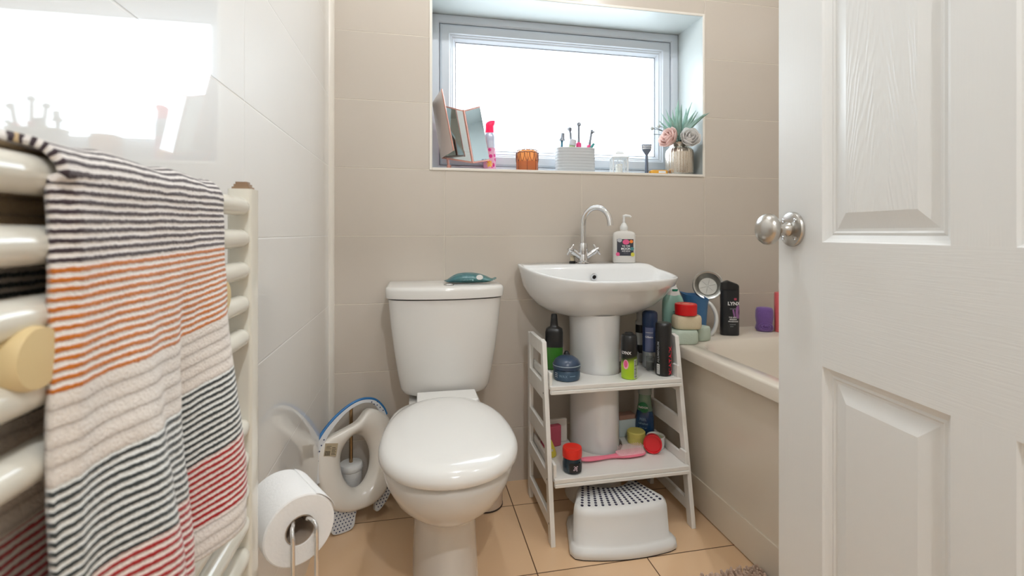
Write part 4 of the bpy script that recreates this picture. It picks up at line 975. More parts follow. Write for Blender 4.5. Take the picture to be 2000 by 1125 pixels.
b = MB(); b.loft([sring(0, 0, z, hx, hy, 2.4, 40) for z, hx, hy in ((0.1, 0.028, 0.019), (0.125, 0.024, 0.018), (0.150, 0.022, 0.017), (0.160, 0.0225, 0.0175))]); b.build('shoulder', mat('clear_green_plastic', (118,146,126), 0.15, coat=0.3), rx_)
b = MB(); b.loft([sring(0, 0, z, hx, hy, 2.4, 40) for z, hx, hy in ((0.160, 0.0245, 0.0195), (0.190, 0.0245, 0.0195), (0.200, 0.022, 0.017), (0.203, 0.012, 0.009), (0.2032, 0.002, 0.002))]); b.build('cap', mat('frosted_grey_cap', (150,158,152), 0.3), rx_)
patch('green_emblem', 0, 0, mat('green_print', (20,112,66), 0.4), rx_, 0.0245, 0.112, pts=ell(-0.002, 0, 0.0185, 0.021), se=(0.0275, 0.0192, 2.5))
text('lettering', 'RADOX', 0.0098, WHITEINK, rx_, TR(-0.002, 0, 0.113), th=0.0003, se=(0.0275, 0.0192, 2.5), bold=0.03)
text('lettering', 'FEEL', 0.013, mat('pale_blue_ink', (130,156,176), 0.5), rx_, TR(-0.002, 0, 0.070), th=0.0004, se=(0.0345, 0.0222, 2.6))
text('lettering', 'refreshed', 0.009, mat('pale_blue_ink', (130,156,176), 0.5), rx_, TR(-0.002, 0, 0.055), th=0.0004, se=(0.0345, 0.0222, 2.6))
text('lettering', 'shower gel', 0.006, mat('pale_blue_ink', (130,156,176), 0.5), rx_, TR(-0.002, 0, 0.040), th=0.0004, se=(0.0345, 0.0222, 2.6))
pbx = thing('pale_box', 'pale blue-grey soap box standing behind the blue gel bottle', 'box', (0.768, 1.670, SZ0+0.0006), rotz=math.radians(6))
b = MB(); b.box(-0.034, -0.018, 0, 0.034, 0.018, 0.062); b.build('box_body', mat('pale_blue_card', (196,208,208), 0.6), pbx, smooth=False, bevel=0.003)
b = MB(); b.box(-0.034, -0.018, 0.0625, 0.034, 0.018, 0.080); b.build('box_flap', mat('dusty_pink_card', (176,140,128), 0.6), pbx, smooth=False, bevel=0.003)
yt = thing('yellow_cone_toy', 'small yellow cone-shaped bottle beside the jar with the red lid', 'bottle', (0.4455, 1.560, SZ0+0.0006))
b = MB(); b.lathe([(0.019, 0), (0.021, 0.003), (0.021, 0.010), (0.019, 0.018), (0.012, 0.036), (0.006, 0.050), (0.004, 0.054), (0.001, 0.055)], n=28, sy=0.8); b.build('bottle_body', mat('dull_yellow', (206,192,70), 0.4), yt)
patch('label', 0.012, 0.018, mat('pale_label2', (206,206,176), 0.5), yt, 0.0175, 0.020, wy=0.8)
pk = thing('pink_wallet', 'dark pink wallet standing at the back left of the lower shelf', 'wallet', (0.470, 1.632, SZ0+0.0006), rotz=math.radians(12))
b = MB(); b.loft([[(x, y, z) for x, y in rrect(-0.040, -0.012, 0.036, 0.012, 0.008)] for z in (0, 0.066, 0.072)]); b.build('wallet_body', mat('dusty_rose', (176,74,92), 0.55), pk, bevel=0.003)
wc = thing('white_card_box', 'white card box leaning at the back left of the lower shelf', 'box', (0.505, 1.664, SZ0+0.0006), rotz=math.radians(4))
b = MB(); b.box(-0.032, -0.007, 0, 0.032, 0.007, 0.082); b.build('box_body', mat('offwhite_card', (214,206,196), 0.7), wc, smooth=False, bevel=0.002)

# ================================================================== along the bath edge
BT = BZ+0.0008
nv = thing('shower_cream_bottle', 'mint green shower cream bottle with white cap on the bath edge by the wall', 'shower gel bottle', (0.975, 1.690, BT), rotz=math.radians(-14))
MINT = mat('mint_plastic', (160,204,190), 0.25, coat=0.3)
b = MB(); b.loft([sring(0, 0, z, hx, hy, 3.0, 44) for z, hx, hy in ((0, 0.036, 0.021), (0.004, 0.039, 0.024), (0.09, 0.0405, 0.025), (0.135, 0.039, 0.024), (0.150, 0.034, 0.021), (0.160, 0.026, 0.018))]); b.build('bottle', MINT, nv, angle=50)
b = MB(); b.loft([sring(0, 0, z, hx, hy, 2.6, 40) for z, hx, hy in ((0.152, 0.030, 0.0195), (0.160, 0.0265, 0.0185), (0.176, 0.0215, 0.017), (0.184, 0.017, 0.015), (0.190, 0.013, 0.013), (0.197, 0.0125, 0.0125), (0.199, 0.0105, 0.0105))]); b.build('cap', WHITEP, nv, angle=50)
patch('green_band', 0.024, 0.0085, mat('bottle_green_print', (24,122,92), 0.4), nv, 0.0215, 0.1785, a0=0.2, wy=0.86)
NB = mat('navy_print', (36,58,92), 0.4)
patch('round_emblem', 0, 0, NB, nv, 0.0405, 0.122, pts=ell(0.012, 0, 0.0125, 0.0125), se=(0.0406, 0.0251, 3.0))
text('lettering', 'NIVEA', 0.0058, WHITEINK, nv, TR(0.012, 0, 0.122), th=0.0002, se=(0.0406, 0.0251, 3.0), bold=0.03)
for z, w_ in ((0.098, 0.034), (0.090, 0.028), (0.040, 0.030)): patch('printed_line', w_, 0.0022, NB, nv, 0.0407, z, a0=0.25, se=(0.0406, 0.0251, 3.0))
patch('printed_leaf', 0, 0, mat('dark_green_print', (60,104,92), 0.5), nv, 0.0407, 0.066, pts=ell(0.010, 0, 0.011, 0.016), se=(0.0406, 0.0251, 3.0))

SPG = mat('pale_aqua_foam', (190,204,190), 0.8, bump=0.001, bscale=200, vary=0.08)
SPC = mat('cream_foam', (220,206,176), 0.8, bump=0.001, bscale=200, vary=0.08)
def sponge(name, label, x, y, z, hx, hy, h, m, rz, tilt=0.0, e_=2.8):
    o = thing(name, label, 'sponge', (x, y, z), rotz=rz)
    b = MB(); Mt = TR(0, 0, 0, ry=tilt)
    b.loft([[Mt @ Vector(p) for p in sring(0, 0, q*h, hx*k, hy*k, e_, 40)] for q, k in ((0, 0.90), (0.05, 0.96), (0.2, 1.0), (0.75, 1.0), (0.93, 0.95), (1.0, 0.88))]); b.build('foam_body', m, o, angle=60); return o
sponge('bath_sponge', 'pale aqua sponge at the front of the stack on the bath corner', 0.948, 1.578, BT, 0.052, 0.036, 0.048, SPG, math.radians(-10), 0.0, 3.4)
sponge('bath_sponge', 'second pale aqua sponge, behind the stack next to the blue jug', 1.040, 1.612, BT, 0.034, 0.034, 0.050, SPG, math.radians(20), 0, 3.0)
sponge('bath_sponge', 'cream sponge lying between the aqua sponge and the red tub', 0.972, 1.590, BT+0.0500, 0.051, 0.036, 0.048, SPC, math.radians(-8), 0, 3.0)
rt = thing('red_tub', 'flat round red tub on top of the cream sponge', 'tub', (0.968, 1.588, BT+0.0995))
b = MB(); b.lathe([(0.036, 0), (0.0385, 0.002), (0.0392, 0.030), (0.039, 0.038), (0.0365, 0.0405), (0.032, 0.0395), (0.001, 0.0390)], n=48); b.build('tub_body', mat('bright_red_plastic', (214,20,26), 0.3), rt)
b = MB(); b.lathe([(0.026, 0.0392), (0.026, 0.0400), (0.022, 0.0402), (0.022, 0.0392)], n=40, cap0=False, cap1=False); b.lathe([(0.010, 0.0392), (0.010, 0.0399), (0.001, 0.0400)], n=24, sx=1.3); b.build('top_emblem', mat('pale_red_print', (240,150,130), 0.5), rt)

jg = thing('bath_jug', 'blue plastic jug with a white curved handle on the bath', 'jug', (1.074, 1.690, BT), rotz=math.radians(-30))
jg.scale = (0.82, 0.82, 1.0)
BLJ = mat('blue_jug_plastic', (58,106,152), 0.3)
b = MB()
pr = [(0, 0.040), (0.004, 0.044), (0.05, 0.047), (0.12, 0.053), (0.158, 0.058)]
rings = [sring(0, 0, z, r, r*0.9, 2.2, 44) for z, r in pr]
rings += [sring(0, 0, z, r-0.0025, (r-0.0025)*0.9, 2.2, 44) for z, r in reversed(pr[1:])]
for k in (4, 5):
    for i, p in enumerate(rings[k]):
        a = 2*PI*i/44; rings[k][i] = (p[0]-0.016*max(0, -math.cos(a))**8, p[1], p[2]+0.010*max(0, -math.cos(a))**6-0.020*(math.cos(a) > 0)*math.cos(a)*0.9)
b.loft(rings, True, True); b.build('jug_body', BLJ, jg, angle=60)
b = MB(); hp = catmull([(0.050, 0, 0.128), (0.066, 0, 0.120), (0.084, 0, 0.094), (0.090, 0, 0.060), (0.082, 0, 0.026), (0.066, 0, 0.006), (0.048, 0, 0.010)], 6)
b.tube(hp, [0.0095+0.003*math.sin(PI*k/(len(hp)-1)) for k in range(len(hp))], 16, flat=0.75); b.build('handle', WHITEP, jg)
md = thing('metal_sieve', 'round metal dish standing tilted in the blue jug against the wall', 'metal dish', (1.143, 1.716, 0.744), rotz=math.radians(-33))
Mt = TR(0, 0, 0, rx=math.radians(76))
ALU = mat('brushed_aluminium', (188,188,184), 0.28, 0.9)
b = MB(); b.lathe([(0.001, -0.024), (0.036, -0.024), (0.041, -0.020), (0.050, 0.010), (0.054, 0.012), (0.058, 0.011), (0.0585, 0.0135), (0.055, 0.016), (0.049, 0.0135), (0.0395, -0.018), (0.035, -0.0225), (0.001, -0.0225)], n=56, cap0=False, cap1=False, M=Mt); b.build('dish', ALU, md)
b = MB(); b.lathe([(0.034, -0.0222), (0.0345, -0.0212), (0.035, -0.0222)], n=40, cap0=False, cap1=False, M=Mt); b.lathe([(0.003, -0.0224), (0.003, -0.0200), (0.001, -0.0196)], n=16, M=Mt)
for k in range(6):
    a = k*PI/3+0.3; b.tube([Mt @ Vector((0.006*math.cos(a), 0.006*math.sin(a), -0.0218)), Mt @ Vector((0.030*math.cos(a), 0.030*math.sin(a), -0.0218))], 0.0006, 6)
b.build('pressed_pattern', ALU, md)

ly = thing('shower_gel_bottle', 'tall black shower gel bottle standing on the bath by the tiled wall', 'shower gel bottle', (1.203, 1.665, BT), rotz=math.radians(-20))
BGEL = mat('satin_black_bottle', (34,36,40), 0.35)
b = MB(); b.loft([sring(0, 0, z, hx, hy, 2.8, 44) for z, hx, hy in ((0, 0.032, 0.019), (0.003, 0.0345, 0.0215), (0.06, 0.0345, 0.022), (0.11, 0.0335, 0.021), (0.15, 0.0345, 0.022), (0.176, 0.0345, 0.022))]); b.build('bottle', BGEL, ly, angle=50)
b = MB(); b.loft([[(x, y, z+(0.012*(0.6-abs(x+0.008)/0.034) if k > 1 else 0)) for x, y, z in sring(0, 0, z0, hx, hy, 2.8, 44)] for k, (z0, hx, hy) in enumerate(((0.1765, 0.0345, 0.022), (0.190, 0.0345, 0.022), (0.202, 0.033, 0.020), (0.205, 0.026, 0.013), (0.2055, 0.010, 0.005)))]); b.build('cap', BLACKP, ly, angle=50)
text('lettering', 'LYNX', 0.0185, WHITEINK, ly, TR(0.011, 0, 0.124), th=0.0003, se=(0.0347, 0.0222, 2.8), bold=0.03)
patch('red_mark', 0.010, 0.008, mat('dull_red_print', (176,70,92), 0.5), ly, 0.0347, 0.142, a0=0.45, se=(0.0347, 0.0222, 2.8))
VIO = mat('violet_print', (150,104,158), 0.5)
patch('violet_print', 0, 0, VIO, ly, 0.0347, 0.092, pts=ell(0.026, 0, 0.010, 0.026), se=(0.0347, 0.0222, 2.8))
patch('violet_print', 0, 0, VIO, ly, 0.0347, 0.088, pts=[(0.004, 0.012), (0.010, 0.016), (0.016, -0.014), (0.010, -0.016)], se=(0.0347, 0.0222, 2.8))
text('lettering', 'EXCITE', 0.0065, GREYINK, ly, TR(0.006, 0, 0.104), th=0.0003, se=(0.0347, 0.0222, 2.8))
text('lettering', 'THE NEW', 0.0065, WHITEINK, ly, TR(0.006, 0, 0.071), th=0.0003, se=(0.0347, 0.0222, 2.8), bold=0.02)
text('lettering', 'IRRESIST', 0.0075, WHITEINK, ly, TR(0.008, 0, 0.063), th=0.0003, se=(0.0347, 0.0222, 2.8), bold=0.02)
text('lettering', 'FRAGRANCE', 0.0065, WHITEINK, ly, TR(0.008, 0, 0.055), th=0.0003, se=(0.0347, 0.0222, 2.8), bold=0.02)
text('lettering', 'bodywash', 0.0055, GREYINK, ly, TR(0.006, 0, 0.044), th=0.0003, se=(0.0347, 0.0222, 2.8))
text('lettering', '225ml', 0.005, GREYINK, ly, TR(0.002, 0, 0.036), th=0.0003, se=(0.0347, 0.0222, 2.8))
pf = thing('flannel_roll', 'rolled purple face cloth standing on the bath next to the pink bottle', 'face cloth', (1.389, 1.702, BT), rotz=math.radians(-30))
PUR = mat('purple_terry', (120,86,156), 0.95, bump=0.0012, bscale=320, vary=0.15, sheen=0.4)
b = MB()
b.loft([[(x*(1+0.05*math.sin(z*130)), y*(1+0.06*math.cos(z*110)), z) for x, y, z in sring(0, 0, z0, hx, hy, 2.4, 36)] for z0, hx, hy in ((0, 0.028, 0.022), (0.010, 0.033, 0.027), (0.030, 0.031, 0.026), (0.040, 0.033, 0.027), (0.060, 0.032, 0.026), (0.085, 0.034, 0.027), (0.094, 0.029, 0.023), (0.097, 0.018, 0.014))]); b.build('cloth_body', PUR, pf, angle=80)
b = MB(); sp_l = [(0.026*(1-k/60)*math.cos(k*0.33), -0.004-0.012+0.0, 0.020+0.016*(1-k/60)*math.sin(k*0.33)) for k in range(46)]
b.tube([(x, -0.0245-0.003*k/46, z) for k, (x, y, z) in enumerate(sp_l)], 0.0035, 8); b.build('rolled_end', PUR, pf)
pkb = thing('pink_bottle', 'coral pink shampoo bottle with clear cap on the bath beside the door edge', 'shampoo bottle', (1.453, 1.672, BT), rotz=math.radians(-30))
CORAL = mat('coral_plastic', (226,104,108), 0.3)
b = MB(); b.loft([sring(0, 0, z, hx, hy, 4.0, 44) for z, hx, hy in ((0, 0.030, 0.020), (0.003, 0.033, 0.0225), (0.150, 0.033, 0.0225), (0.158, 0.031, 0.021), (0.160, 0.020, 0.015))]); b.build('bottle', CORAL, pkb, angle=50)
b = MB(); b.loft([sring(0, 0, z, hx, hx, 2, 32) for z, hx in ((0.158, 0.017), (0.164, 0.0185), (0.196, 0.0185), (0.199, 0.017), (0.200, 0.002))]); b.build('cap', mat('beige_clear_cap', (214,196,180), 0.3), pkb, angle=50)
for k, z in enumerate((0.145, 0.135, 0.118)): flat('printed_mark', [(-0.016, z), (-0.008+0.002*k, z), (-0.008+0.002*k, z+0.006), (-0.016, z+0.006)], mat('dark_ink', (30,32,30), 0.5), pkb, -0.0230)

# ================================================================== on the window sill
SZ = WZ0+0.0006
# tri-fold mirror on a small stand
MIRM = mat('mirror_glass', (200,206,206), 0.02, 1.0, vary=0.0); COPPER = mat('rose_copper', (206,150,136), 0.3, 0.6); ROSEB = mat('rose_cream_back', (226,206,196), 0.4, vary=0.08)
tm = thing('tri_fold_mirror', 'folding vanity mirror with rose edges tilted on the left of the window sill', 'mirror', (0.165, 1.87, SZ))
og = Vector(tm.location)
H1b, H1t = Vector((0.097, 1.905, 1.249)), Vector((0.064, 1.925, 1.472))     # hinge between left wing and centre
SPb, SPt = Vector((0.215, 1.850, 1.225)), Vector((0.181, 1.872, 1.436))      # spine nearest the room
Rb, Rt = Vector((0.293, 1.916, 1.2475)), Vector((0.255, 1.936, 1.4730))
Lb_, Lt_ = Vector((0.140, 1.815, 1.266)), Vector((0.096, 1.835, 1.502))
def panel(name, a, b_, c, d, front, back, th=0.005):
    n_ = (b_-a).cross(d-a).normalized()
    if n_.y > 0: n_ = -n_
    o_ = [p-og for p in (a, b_, c, d)]
    b = MB(); b.loft([[p for p in o_], [p+(-n_)*th for p in o_]]); fr = b.build(name, [back], tm, smooth=False, bevel=0.0008)
    ctr = sum(o_, Vector())/4
    ins = [ctr+(p-ctr)*0.94+n_*0.0008 for p in o_]; b = MB(); b.loft([ins, [p-n_*0.0006 for p in ins]]); b.build('mirror_face', front, fr, smooth=False)
    return fr
panel('centre_panel', H1b, SPb, SPt, H1t, MIRM, COPPER)
panel('right_panel', SPb+Vector((0.004, 0, 0)), Rb, Rt, SPt+Vector((0.004, 0, 0)), MIRM, COPPER)
o_ = [p-og for p in (Lb_, H1b, H1t, Lt_)]; n_ = (o_[1]-o_[0]).cross(o_[3]-o_[0]).normalized(); n_ = n_ if n_.x < 0 else -n_
b = MB(); b.loft([[p+n_*0.003 for p in o_], [p-n_*0.001 for p in o_]]); lp_ = b.build('left_panel', ROSEB, tm, smooth=False, bevel=0.0008)
ct = sum(o_, Vector())/4; ins = [ct+(p-ct)*0.94-n_*0.0016 for p in o_]; b = MB(); b.loft([ins, [p-n_*0.0006 for p in ins]]); b.build('mirror_face', MIRM, lp_, smooth=False)
b = MB(); b.tube([o_[0]+n_*0.001, o_[3]+n_*0.001], 0.0030, 8); b.build('edge_trim', COPPER, lp_)
b = MB(); b.tube([SPb-og+Vector((0.001,-0.003,0)), SPt-og+Vector((0.001,-0.003,0))], 0.0032, 8); b.build('hinge_spine', COPPER, tm)
b = MB(); b.lathe([(0.034, 0), (0.036, 0.002), (0.034, 0.0045), (0.006, 0.006), (0.0055, 0.02)], (-0.040, 0.0, 0), 36, sx=1.5, sy=0.7); b.tube([(-0.040, 0.0, 0.004), (-0.042, 0.02, 0.03), (-0.048, 0.045, 0.09)], 0.0045, 10); b.build('stand', COPPER, tm)

pc = thing('hair_mousse_can', 'bright pink patterned spray can behind the folding mirror on the sill', 'spray can', (0.298, 1.956, SZ), rotz=math.radians(-9))
HP = bpy.data.materials.new('pink_pattern'); HP.use_nodes = True; t = NT(HP); bs = t.n['Principled BSDF']; bs.inputs['Roughness'].default_value = 0.35
tc = t.node('ShaderNodeTexCoord').outputs['Object']; vo = t.node('ShaderNodeTexVoronoi'); vo.inputs['Scale'].default_value = 55; t.l.new(tc, vo.inputs['Vector'])
t.put(bs.inputs['Base Color'], t.mix(t.math('GREATER_THAN', vo.outputs[0], 0.42), srgb(232,60,150), srgb(250,190,215)))
HOT = mat('hot_pink', (250,50,120), 0.35)
b = MB(); b.lathe([(0.0235, 0), (0.0250, 0.002), (0.0255, 0.006), (0.0255, 0.105)], n=40); b.build('lower_can', HP, pc)
b = MB(); b.lathe([(0.0255, 0.105), (0.0255, 0.148), (0.023, 0.160), (0.019, 0.168)], n=40); b.build('upper_can', mat('silver_lilac', (190,196,216), 0.3, 0.4), pc)
b = MB(); b.lathe([(0.0190, 0.166), (0.0180, 0.185), (0.0170, 0.200)], n=32); b.loft([sring(dx_, 0, z, hx, hy, 2.2, 24) for z, hx, hy, dx_ in ((0.198, 0.0175, 0.0165, 0), (0.206, 0.019, 0.015, 0.002), (0.213, 0.018, 0.012, 0.005), (0.219, 0.012, 0.008, 0.010), (0.221, 0.006, 0.004, 0.013))]); b.build('spray_top', HOT, pc)
patch('printed_flower', 0, 0, mat('orange_flower', (250,180,70), 0.5), pc, 0.0258, 0.038, pts=[(0.012*(1+0.25*math.cos(6*a))*math.cos(a), 0.012*(1+0.25*math.cos(6*a))*math.sin(a)) for a in [2*PI*i/48 for i in range(48)]])
patch('white_label', 0.022, 0.028, mat('lilac_white', (206,210,226), 0.5), pc, 0.0258, 0.120, a0=0.3)

cd = thing('candle_holder', 'amber glass candle holder with a lacy metal collar on the sill', 'candle holder', (0.441, 1.885, SZ))
AMB = mat('amber_glass', (255,206,150), 0.12, trans=0.55, ior=1.45, coat=0.2)
b = MB(); b.lathe([(0.040, 0), (0.043, 0.004), (0.0435, 0.070), (0.040, 0.083), (0.036, 0.087), (0.034, 0.087), (0.036, 0.080), (0.040, 0.068), (0.0395, 0.006), (0.001, 0.005)], n=48, cap1=False); b.build('glass', AMB, cd)
b = MB(); b.lathe([(0.0385, 0.006), (0.0385, 0.045), (0.001, 0.045)], n=36); b.build('wax', mat('orange_wax', (255,188,110), 0.5, sss=0.3), cd)
b = MB()
for rr0, z0 in ((0.0450, 0.078), (0.0405, 0.088)): 
    lp = [(rr0*math.cos(a), rr0*math.sin(a), z0+0.001*math.sin(12*a)) for a in [2*PI*i/48 for i in range(49)]]; b.tube(lp, 0.0018, 8)
for k in range(14):
    a0 = 2*PI*k/14; pts = []
    for q in range(9):
        a = a0+(q-4)/4*PI/14; pts.append((0.0452*math.cos(a), 0.0452*math.sin(a), 0.078-0.036*(1-((q-4)/4)**2)**0.8))
    b.tube(pts, 0.0010, 6)
for k in range(7):
    a = 2*PI*k/7; b.tube([(0.0452*math.cos(a), 0.0452*math.sin(a), 0.076), (0.0450*math.cos(a), 0.0450*math.sin(a), 0.002)], 0.0009, 6)
b.build('metal_collar', mat('antique_copper', (132,92,80), 0.4, 0.7), cd)

po = thing('toothbrush_pot', 'white ribbed rectangular pot on the window sill holding toothbrush heads', 'pot', (0.648, 1.895, SZ), rotz=math.radians(-2))
b = MB(); rings = []
for k in range(27):
    z = 0.001+k*0.0040; d = 0.0 if k % 3 else -0.0016; rings.append(sring(0, 0, z, 0.082+d, 0.038+d, 3.6, 56))
rings += [sring(0, 0, z, hx, hy, 3.6, 56) for z, hx, hy in ((0.1065, 0.081, 0.037), (0.1065, 0.078, 0.034), (0.02, 0.076, 0.032))]
b.loft(rings); b.build('pot_body', mat('pale_grey_stoneware', (206,208,210), 0.55, vary=0.02), po, angle=50)
STH = mat('steel_grey_plastic', (128,134,144), 0.35, 0.2)
random.seed(5)
def tooth(name, label, x, y, lean, h0, h1, headdir, handle, grp=None):
    o = thing(name, label, 'toothbrush head', (0.648+x, 1.895+y, SZ+0.021), group=None)
    D = Vector((math.sin(lean), 0, math.cos(lean)))
    b = MB(); b.tube([D*0.002, D*0.03, D*h0], [0.0095, 0.0125, 0.0115], 16); b.tube([D*h0, D*(h0+0.006)], [0.0080, 0.005], 16); b.build('collar', handle, o)
    b = MB(); top = D*h1; b.tube([D*(h0+0.004), D*(h0+0.02), top], [0.0062, 0.0050, 0.0046], 12)
    b.build('stem', STH, o)
    b = MB(); hd_ = Vector((headdir, -0.25 if headdir else -1.0, 0)).normalized()
    b.tube([top-hd_*0.004, top+hd_*0.006], [0.0088, 0.0088], 16); hh_ = b.build('brush_head', STH, o)
    b = MB()
    for i in range(14):
        a = 2*PI*i/7; rr0 = 0.0045 if i < 7 else 0.002
        u_ = hd_.cross(Vector((0,0,1))).normalized(); s0 = top+hd_*0.004+u_*rr0*math.cos(a)+Vector((0,0,1))*rr0*math.sin(a)
        b.tube([s0, s0+hd_*0.009], 0.0009, 5)
    q = b.build('bristles', mat('pale_bristle', (206,212,220), 0.6), hh_); q['kind'] = 'stuff'
    return o
PKG = mat('pink_grip', (236,80,140), 0.35)
tooth('electric_toothbrush', 'tallest electric toothbrush head, with pink grip, in the middle of the white pot', 0.016, 0.0, 0.0, 0.108, 0.186, 0, PKG)
tooth('electric_toothbrush', 'electric toothbrush head leaning left just beside the tallest one', -0.002, 0.010, -0.10, 0.100, 0.168, -1, mat('pale_pink_grip', (226,190,204), 0.35))
tooth('electric_toothbrush', 'electric toothbrush head with pink grip leaning right in the white pot', 0.046, -0.002, 0.16, 0.100, 0.160, 1, PKG)
tp = thing('toothpaste_tube', 'small white and green toothpaste tube poking up from the left of the pot', 'toothpaste', (0.648-0.030, 1.895-0.008, SZ+0.021), rotz=0)
D = TR(0, 0, 0, ry=math.radians(9))
b = MB(); b.loft([[D @ Vector(p) for p in sring(0, 0, z, hx, hy, 2.2, 28)] for z, hx, hy in ((0.0, 0.016, 0.002), (0.04, 0.016, 0.009), (0.092, 0.0145, 0.013), (0.098, 0.012, 0.012))]); b.build('tube', mat('green_pale_tube', (176,196,148), 0.4), tp)
b = MB(); b.loft([[D @ Vector(p) for p in sring(0, 0, z, r, r, 2, 28)] for z, r in ((0.096, 0.015), (0.120, 0.0138), (0.122, 0.011))]); b.build('cap', mat('grey_white_cap', (206,208,214), 0.4), tp)
rz = thing('interdental_brush', 'blue-green interdental brush handle with grey cap at the left in the pot', 'brush', (0.648-0.058, 1.895+0.006, SZ+0.021))
b = MB(); b.tube([(0, 0, 0), (0.002, 0, 0.05), (0.003, 0, 0.118)], [0.006, 0.0065, 0.005], 12); b.build('handle', mat('blue_green_plastic', (60,120,146), 0.35), rz)
b = MB(); b.tube([(0.0035, 0, 0.116), (0.0035, 0, 0.120), (0.006, 0, 0.130), (0.007, 0, 0.148)], [0.0135, 0.013, 0.008, 0.0075], 16); b.build('cap', STH, rz)
tq = thing('teal_brush', 'short teal toothbrush end leaning out at the right of the pot', 'toothbrush', (0.648+0.050, 1.895-0.012, SZ+0.021))
b = MB(); b.tube([(0, 0, 0.0), (0.008, 0, 0.06), (0.016, 0, 0.090), (0.028, 0, 0.106)], [0.004, 0.006, 0.0065, 0.005], 12); b.build('handle', mat('teal_plastic', (60,150,146), 0.35), tq)

ln_ = thing('lantern', 'small white decorative lantern on the sill right of the pot', 'lantern', (0.843, 1.895, SZ), rotz=math.radians(-12))
LW = mat('white_lantern_enamel', (236,236,236), 0.4, vary=0.01)
b = MB(); b.box(-0.036, -0.036, 0, 0.036, 0.036, 0.007); b.build('base', LW, ln_, smooth=False, bevel=0.002)
for sx_ in (-1, 1):
    for sy_ in (-1, 1):
        b = MB(); b.box(sx_*0.030-0.003, sy_*0.030-0.003, 0.007, sx_*0.030+0.003, sy_*0.030+0.003, 0.070); b.build('corner_post', LW, ln_, smooth=False)
for k in range(4):
    Mq = TR(rz=k*PI/2)
    b = MB(); b.box(-0.027, -0.031, 0.030, 0.027, -0.029, 0.032, Mq); b.box(-0.001, -0.031, 0.007, 0.001, -0.029, 0.070, Mq)
    lp = [Mq @ Vector((0.014*math.cos(a), -0.030, 0.048+0.014*math.sin(a))) for a in [2*PI*i/20 for i in range(21)]]; b.tube(lp, 0.0011, 6); b.build('lattice', LW, ln_)
b = MB(); b.loft([[(x*s_, y*s_, z) for x, y in ((-1,-1),(1,-1),(1,1),(-1,1))] for z, s_ in ((0.070, 0.036), (0.074, 0.036), (0.088, 0.018), (0.092, 0.018), (0.100, 0.012))]); b.build('roof', LW, ln_, smooth=False, bevel=0.001)
b = MB(); lp = [(0.013*math.cos(a), 0, 0.104+0.013*math.sin(a)) for a in [PI*(-0.2)+1.4*PI*i/18 for i in range(19)]]; b.tube(lp, 0.0016, 8); b.build('ring_handle', LW, ln_)
b = MB(); b.lathe([(0.015, 0.007), (0.015, 0.045), (0.013, 0.047), (0.001, 0.046)], n=24); b.build('tealight', mat('white_wax', (240,238,230), 0.5), ln_)

ra = thing('razor', 'grey razor standing head up on the sill beside the lantern', 'razor', (0.957, 1.870, SZ), rotz=math.radians(-20))
RZM = mat('slate_razor', (104,112,128), 0.35, 0.3)
b = MB(); b.tube([(0, 0, 0.0), (0, 0, 0.002), (0, -0.001, 0.05), (0, 0.002, 0.088)], [0.0075, 0.0078, 0.0068, 0.0058], 14); b.build('handle', RZM, ra)
b = MB(); b.loft([[(x, y, z) for x, y in rrect(-hx, -hy, hx, hy, hy*0.8, 3)] for z, hx, hy in ((0.086, 0.006, 0.005), (0.096, 0.012, 0.006), (0.104, 0.018, 0.006), (0.118, 0.0205, 0.0065), (0.128, 0.0215, 0.0065), (0.131, 0.0205, 0.004))]); hd0 = b.build('head', RZM, ra, angle=50)
for k in range(4):
    b = MB(); b.box(-0.018, -0.0075, 0.110+k*0.0045, 0.018, -0.006, 0.1118+k*0.0045); b.build('blade', CHROME, hd0, smooth=False)
yo = thing('yellow_soap', 'flat orange-yellow sachet with white print lying on the sill by the vase', 'sachet', (1.002, 1.855, SZ), rotz=math.radians(-6))
b = MB(); b.loft([[(x, y*0.8, z) for x, y in rrect(-0.036*k, -0.026*k, 0.036*k, 0.026*k, 0.012, 5)] for z, k in ((0, 0.94), (0.003, 1.0), (0.016, 1.0), (0.019, 0.92))]); so_ = b.build('sachet_body', mat('amber_yellow', (244,188,72), 0.4), yo)
b = MB(); b.box(-0.006, -0.0212, 0.006, 0.024, -0.0206, 0.015); b.build('white_print', WHITEINK, so_, smooth=False)

# vase with artificial flowers
va = thing('mercury_vase', 'silver ribbed mercury-glass vase on the right of the window sill', 'vase', (1.105, 1.862, SZ))
VM = bpy.data.materials.new('mercury_glass'); VM.use_nodes = True; t = NT(VM); bs = t.n['Principled BSDF']
tc = t.node('ShaderNodeTexCoord').outputs['Object']
sp_n = t.noise(600, 3, tc, 0.6)
t.put(bs.inputs['Base Color'], t.mix(t.math('GREATER_THAN', sp_n, 0.58), srgb(222,214,202), srgb(150,128,104))); bs.inputs['Metallic'].default_value = 0.85; bs.inputs['Roughness'].default_value = 0.2
b = MB(); rings = []; n = 120
for z, r, am in ((0, 0.050, 0), (0.003, 0.054, 0.3), (0.012, 0.056, 1), (0.095, 0.056, 1), (0.108, 0.053, 0.8), (0.118, 0.045, 0.3), (0.122, 0.041, 0), (0.134, 0.041, 0), (0.136, 0.0425, 0), (0.139, 0.0425, 0), (0.139, 0.039, 0), (0.10, 0.044, 0), (0.01, 0.048, 0)):
    rings.append([((r+am*0.0022*abs(math.cos(15*a)))*math.cos(a), (r+am*0.0022*abs(math.cos(15*a)))*math.sin(a), z) for a in [2*PI*i/n for i in range(n)]])
b.loft(rings); b.build('vase_body', VM, va, angle=80)
fl = thing('flower_bunch', 'artificial bunch of grey-green leaves and pale roses in the silver vase', 'artificial flowers', (1.105, 1.862, SZ+0.02))
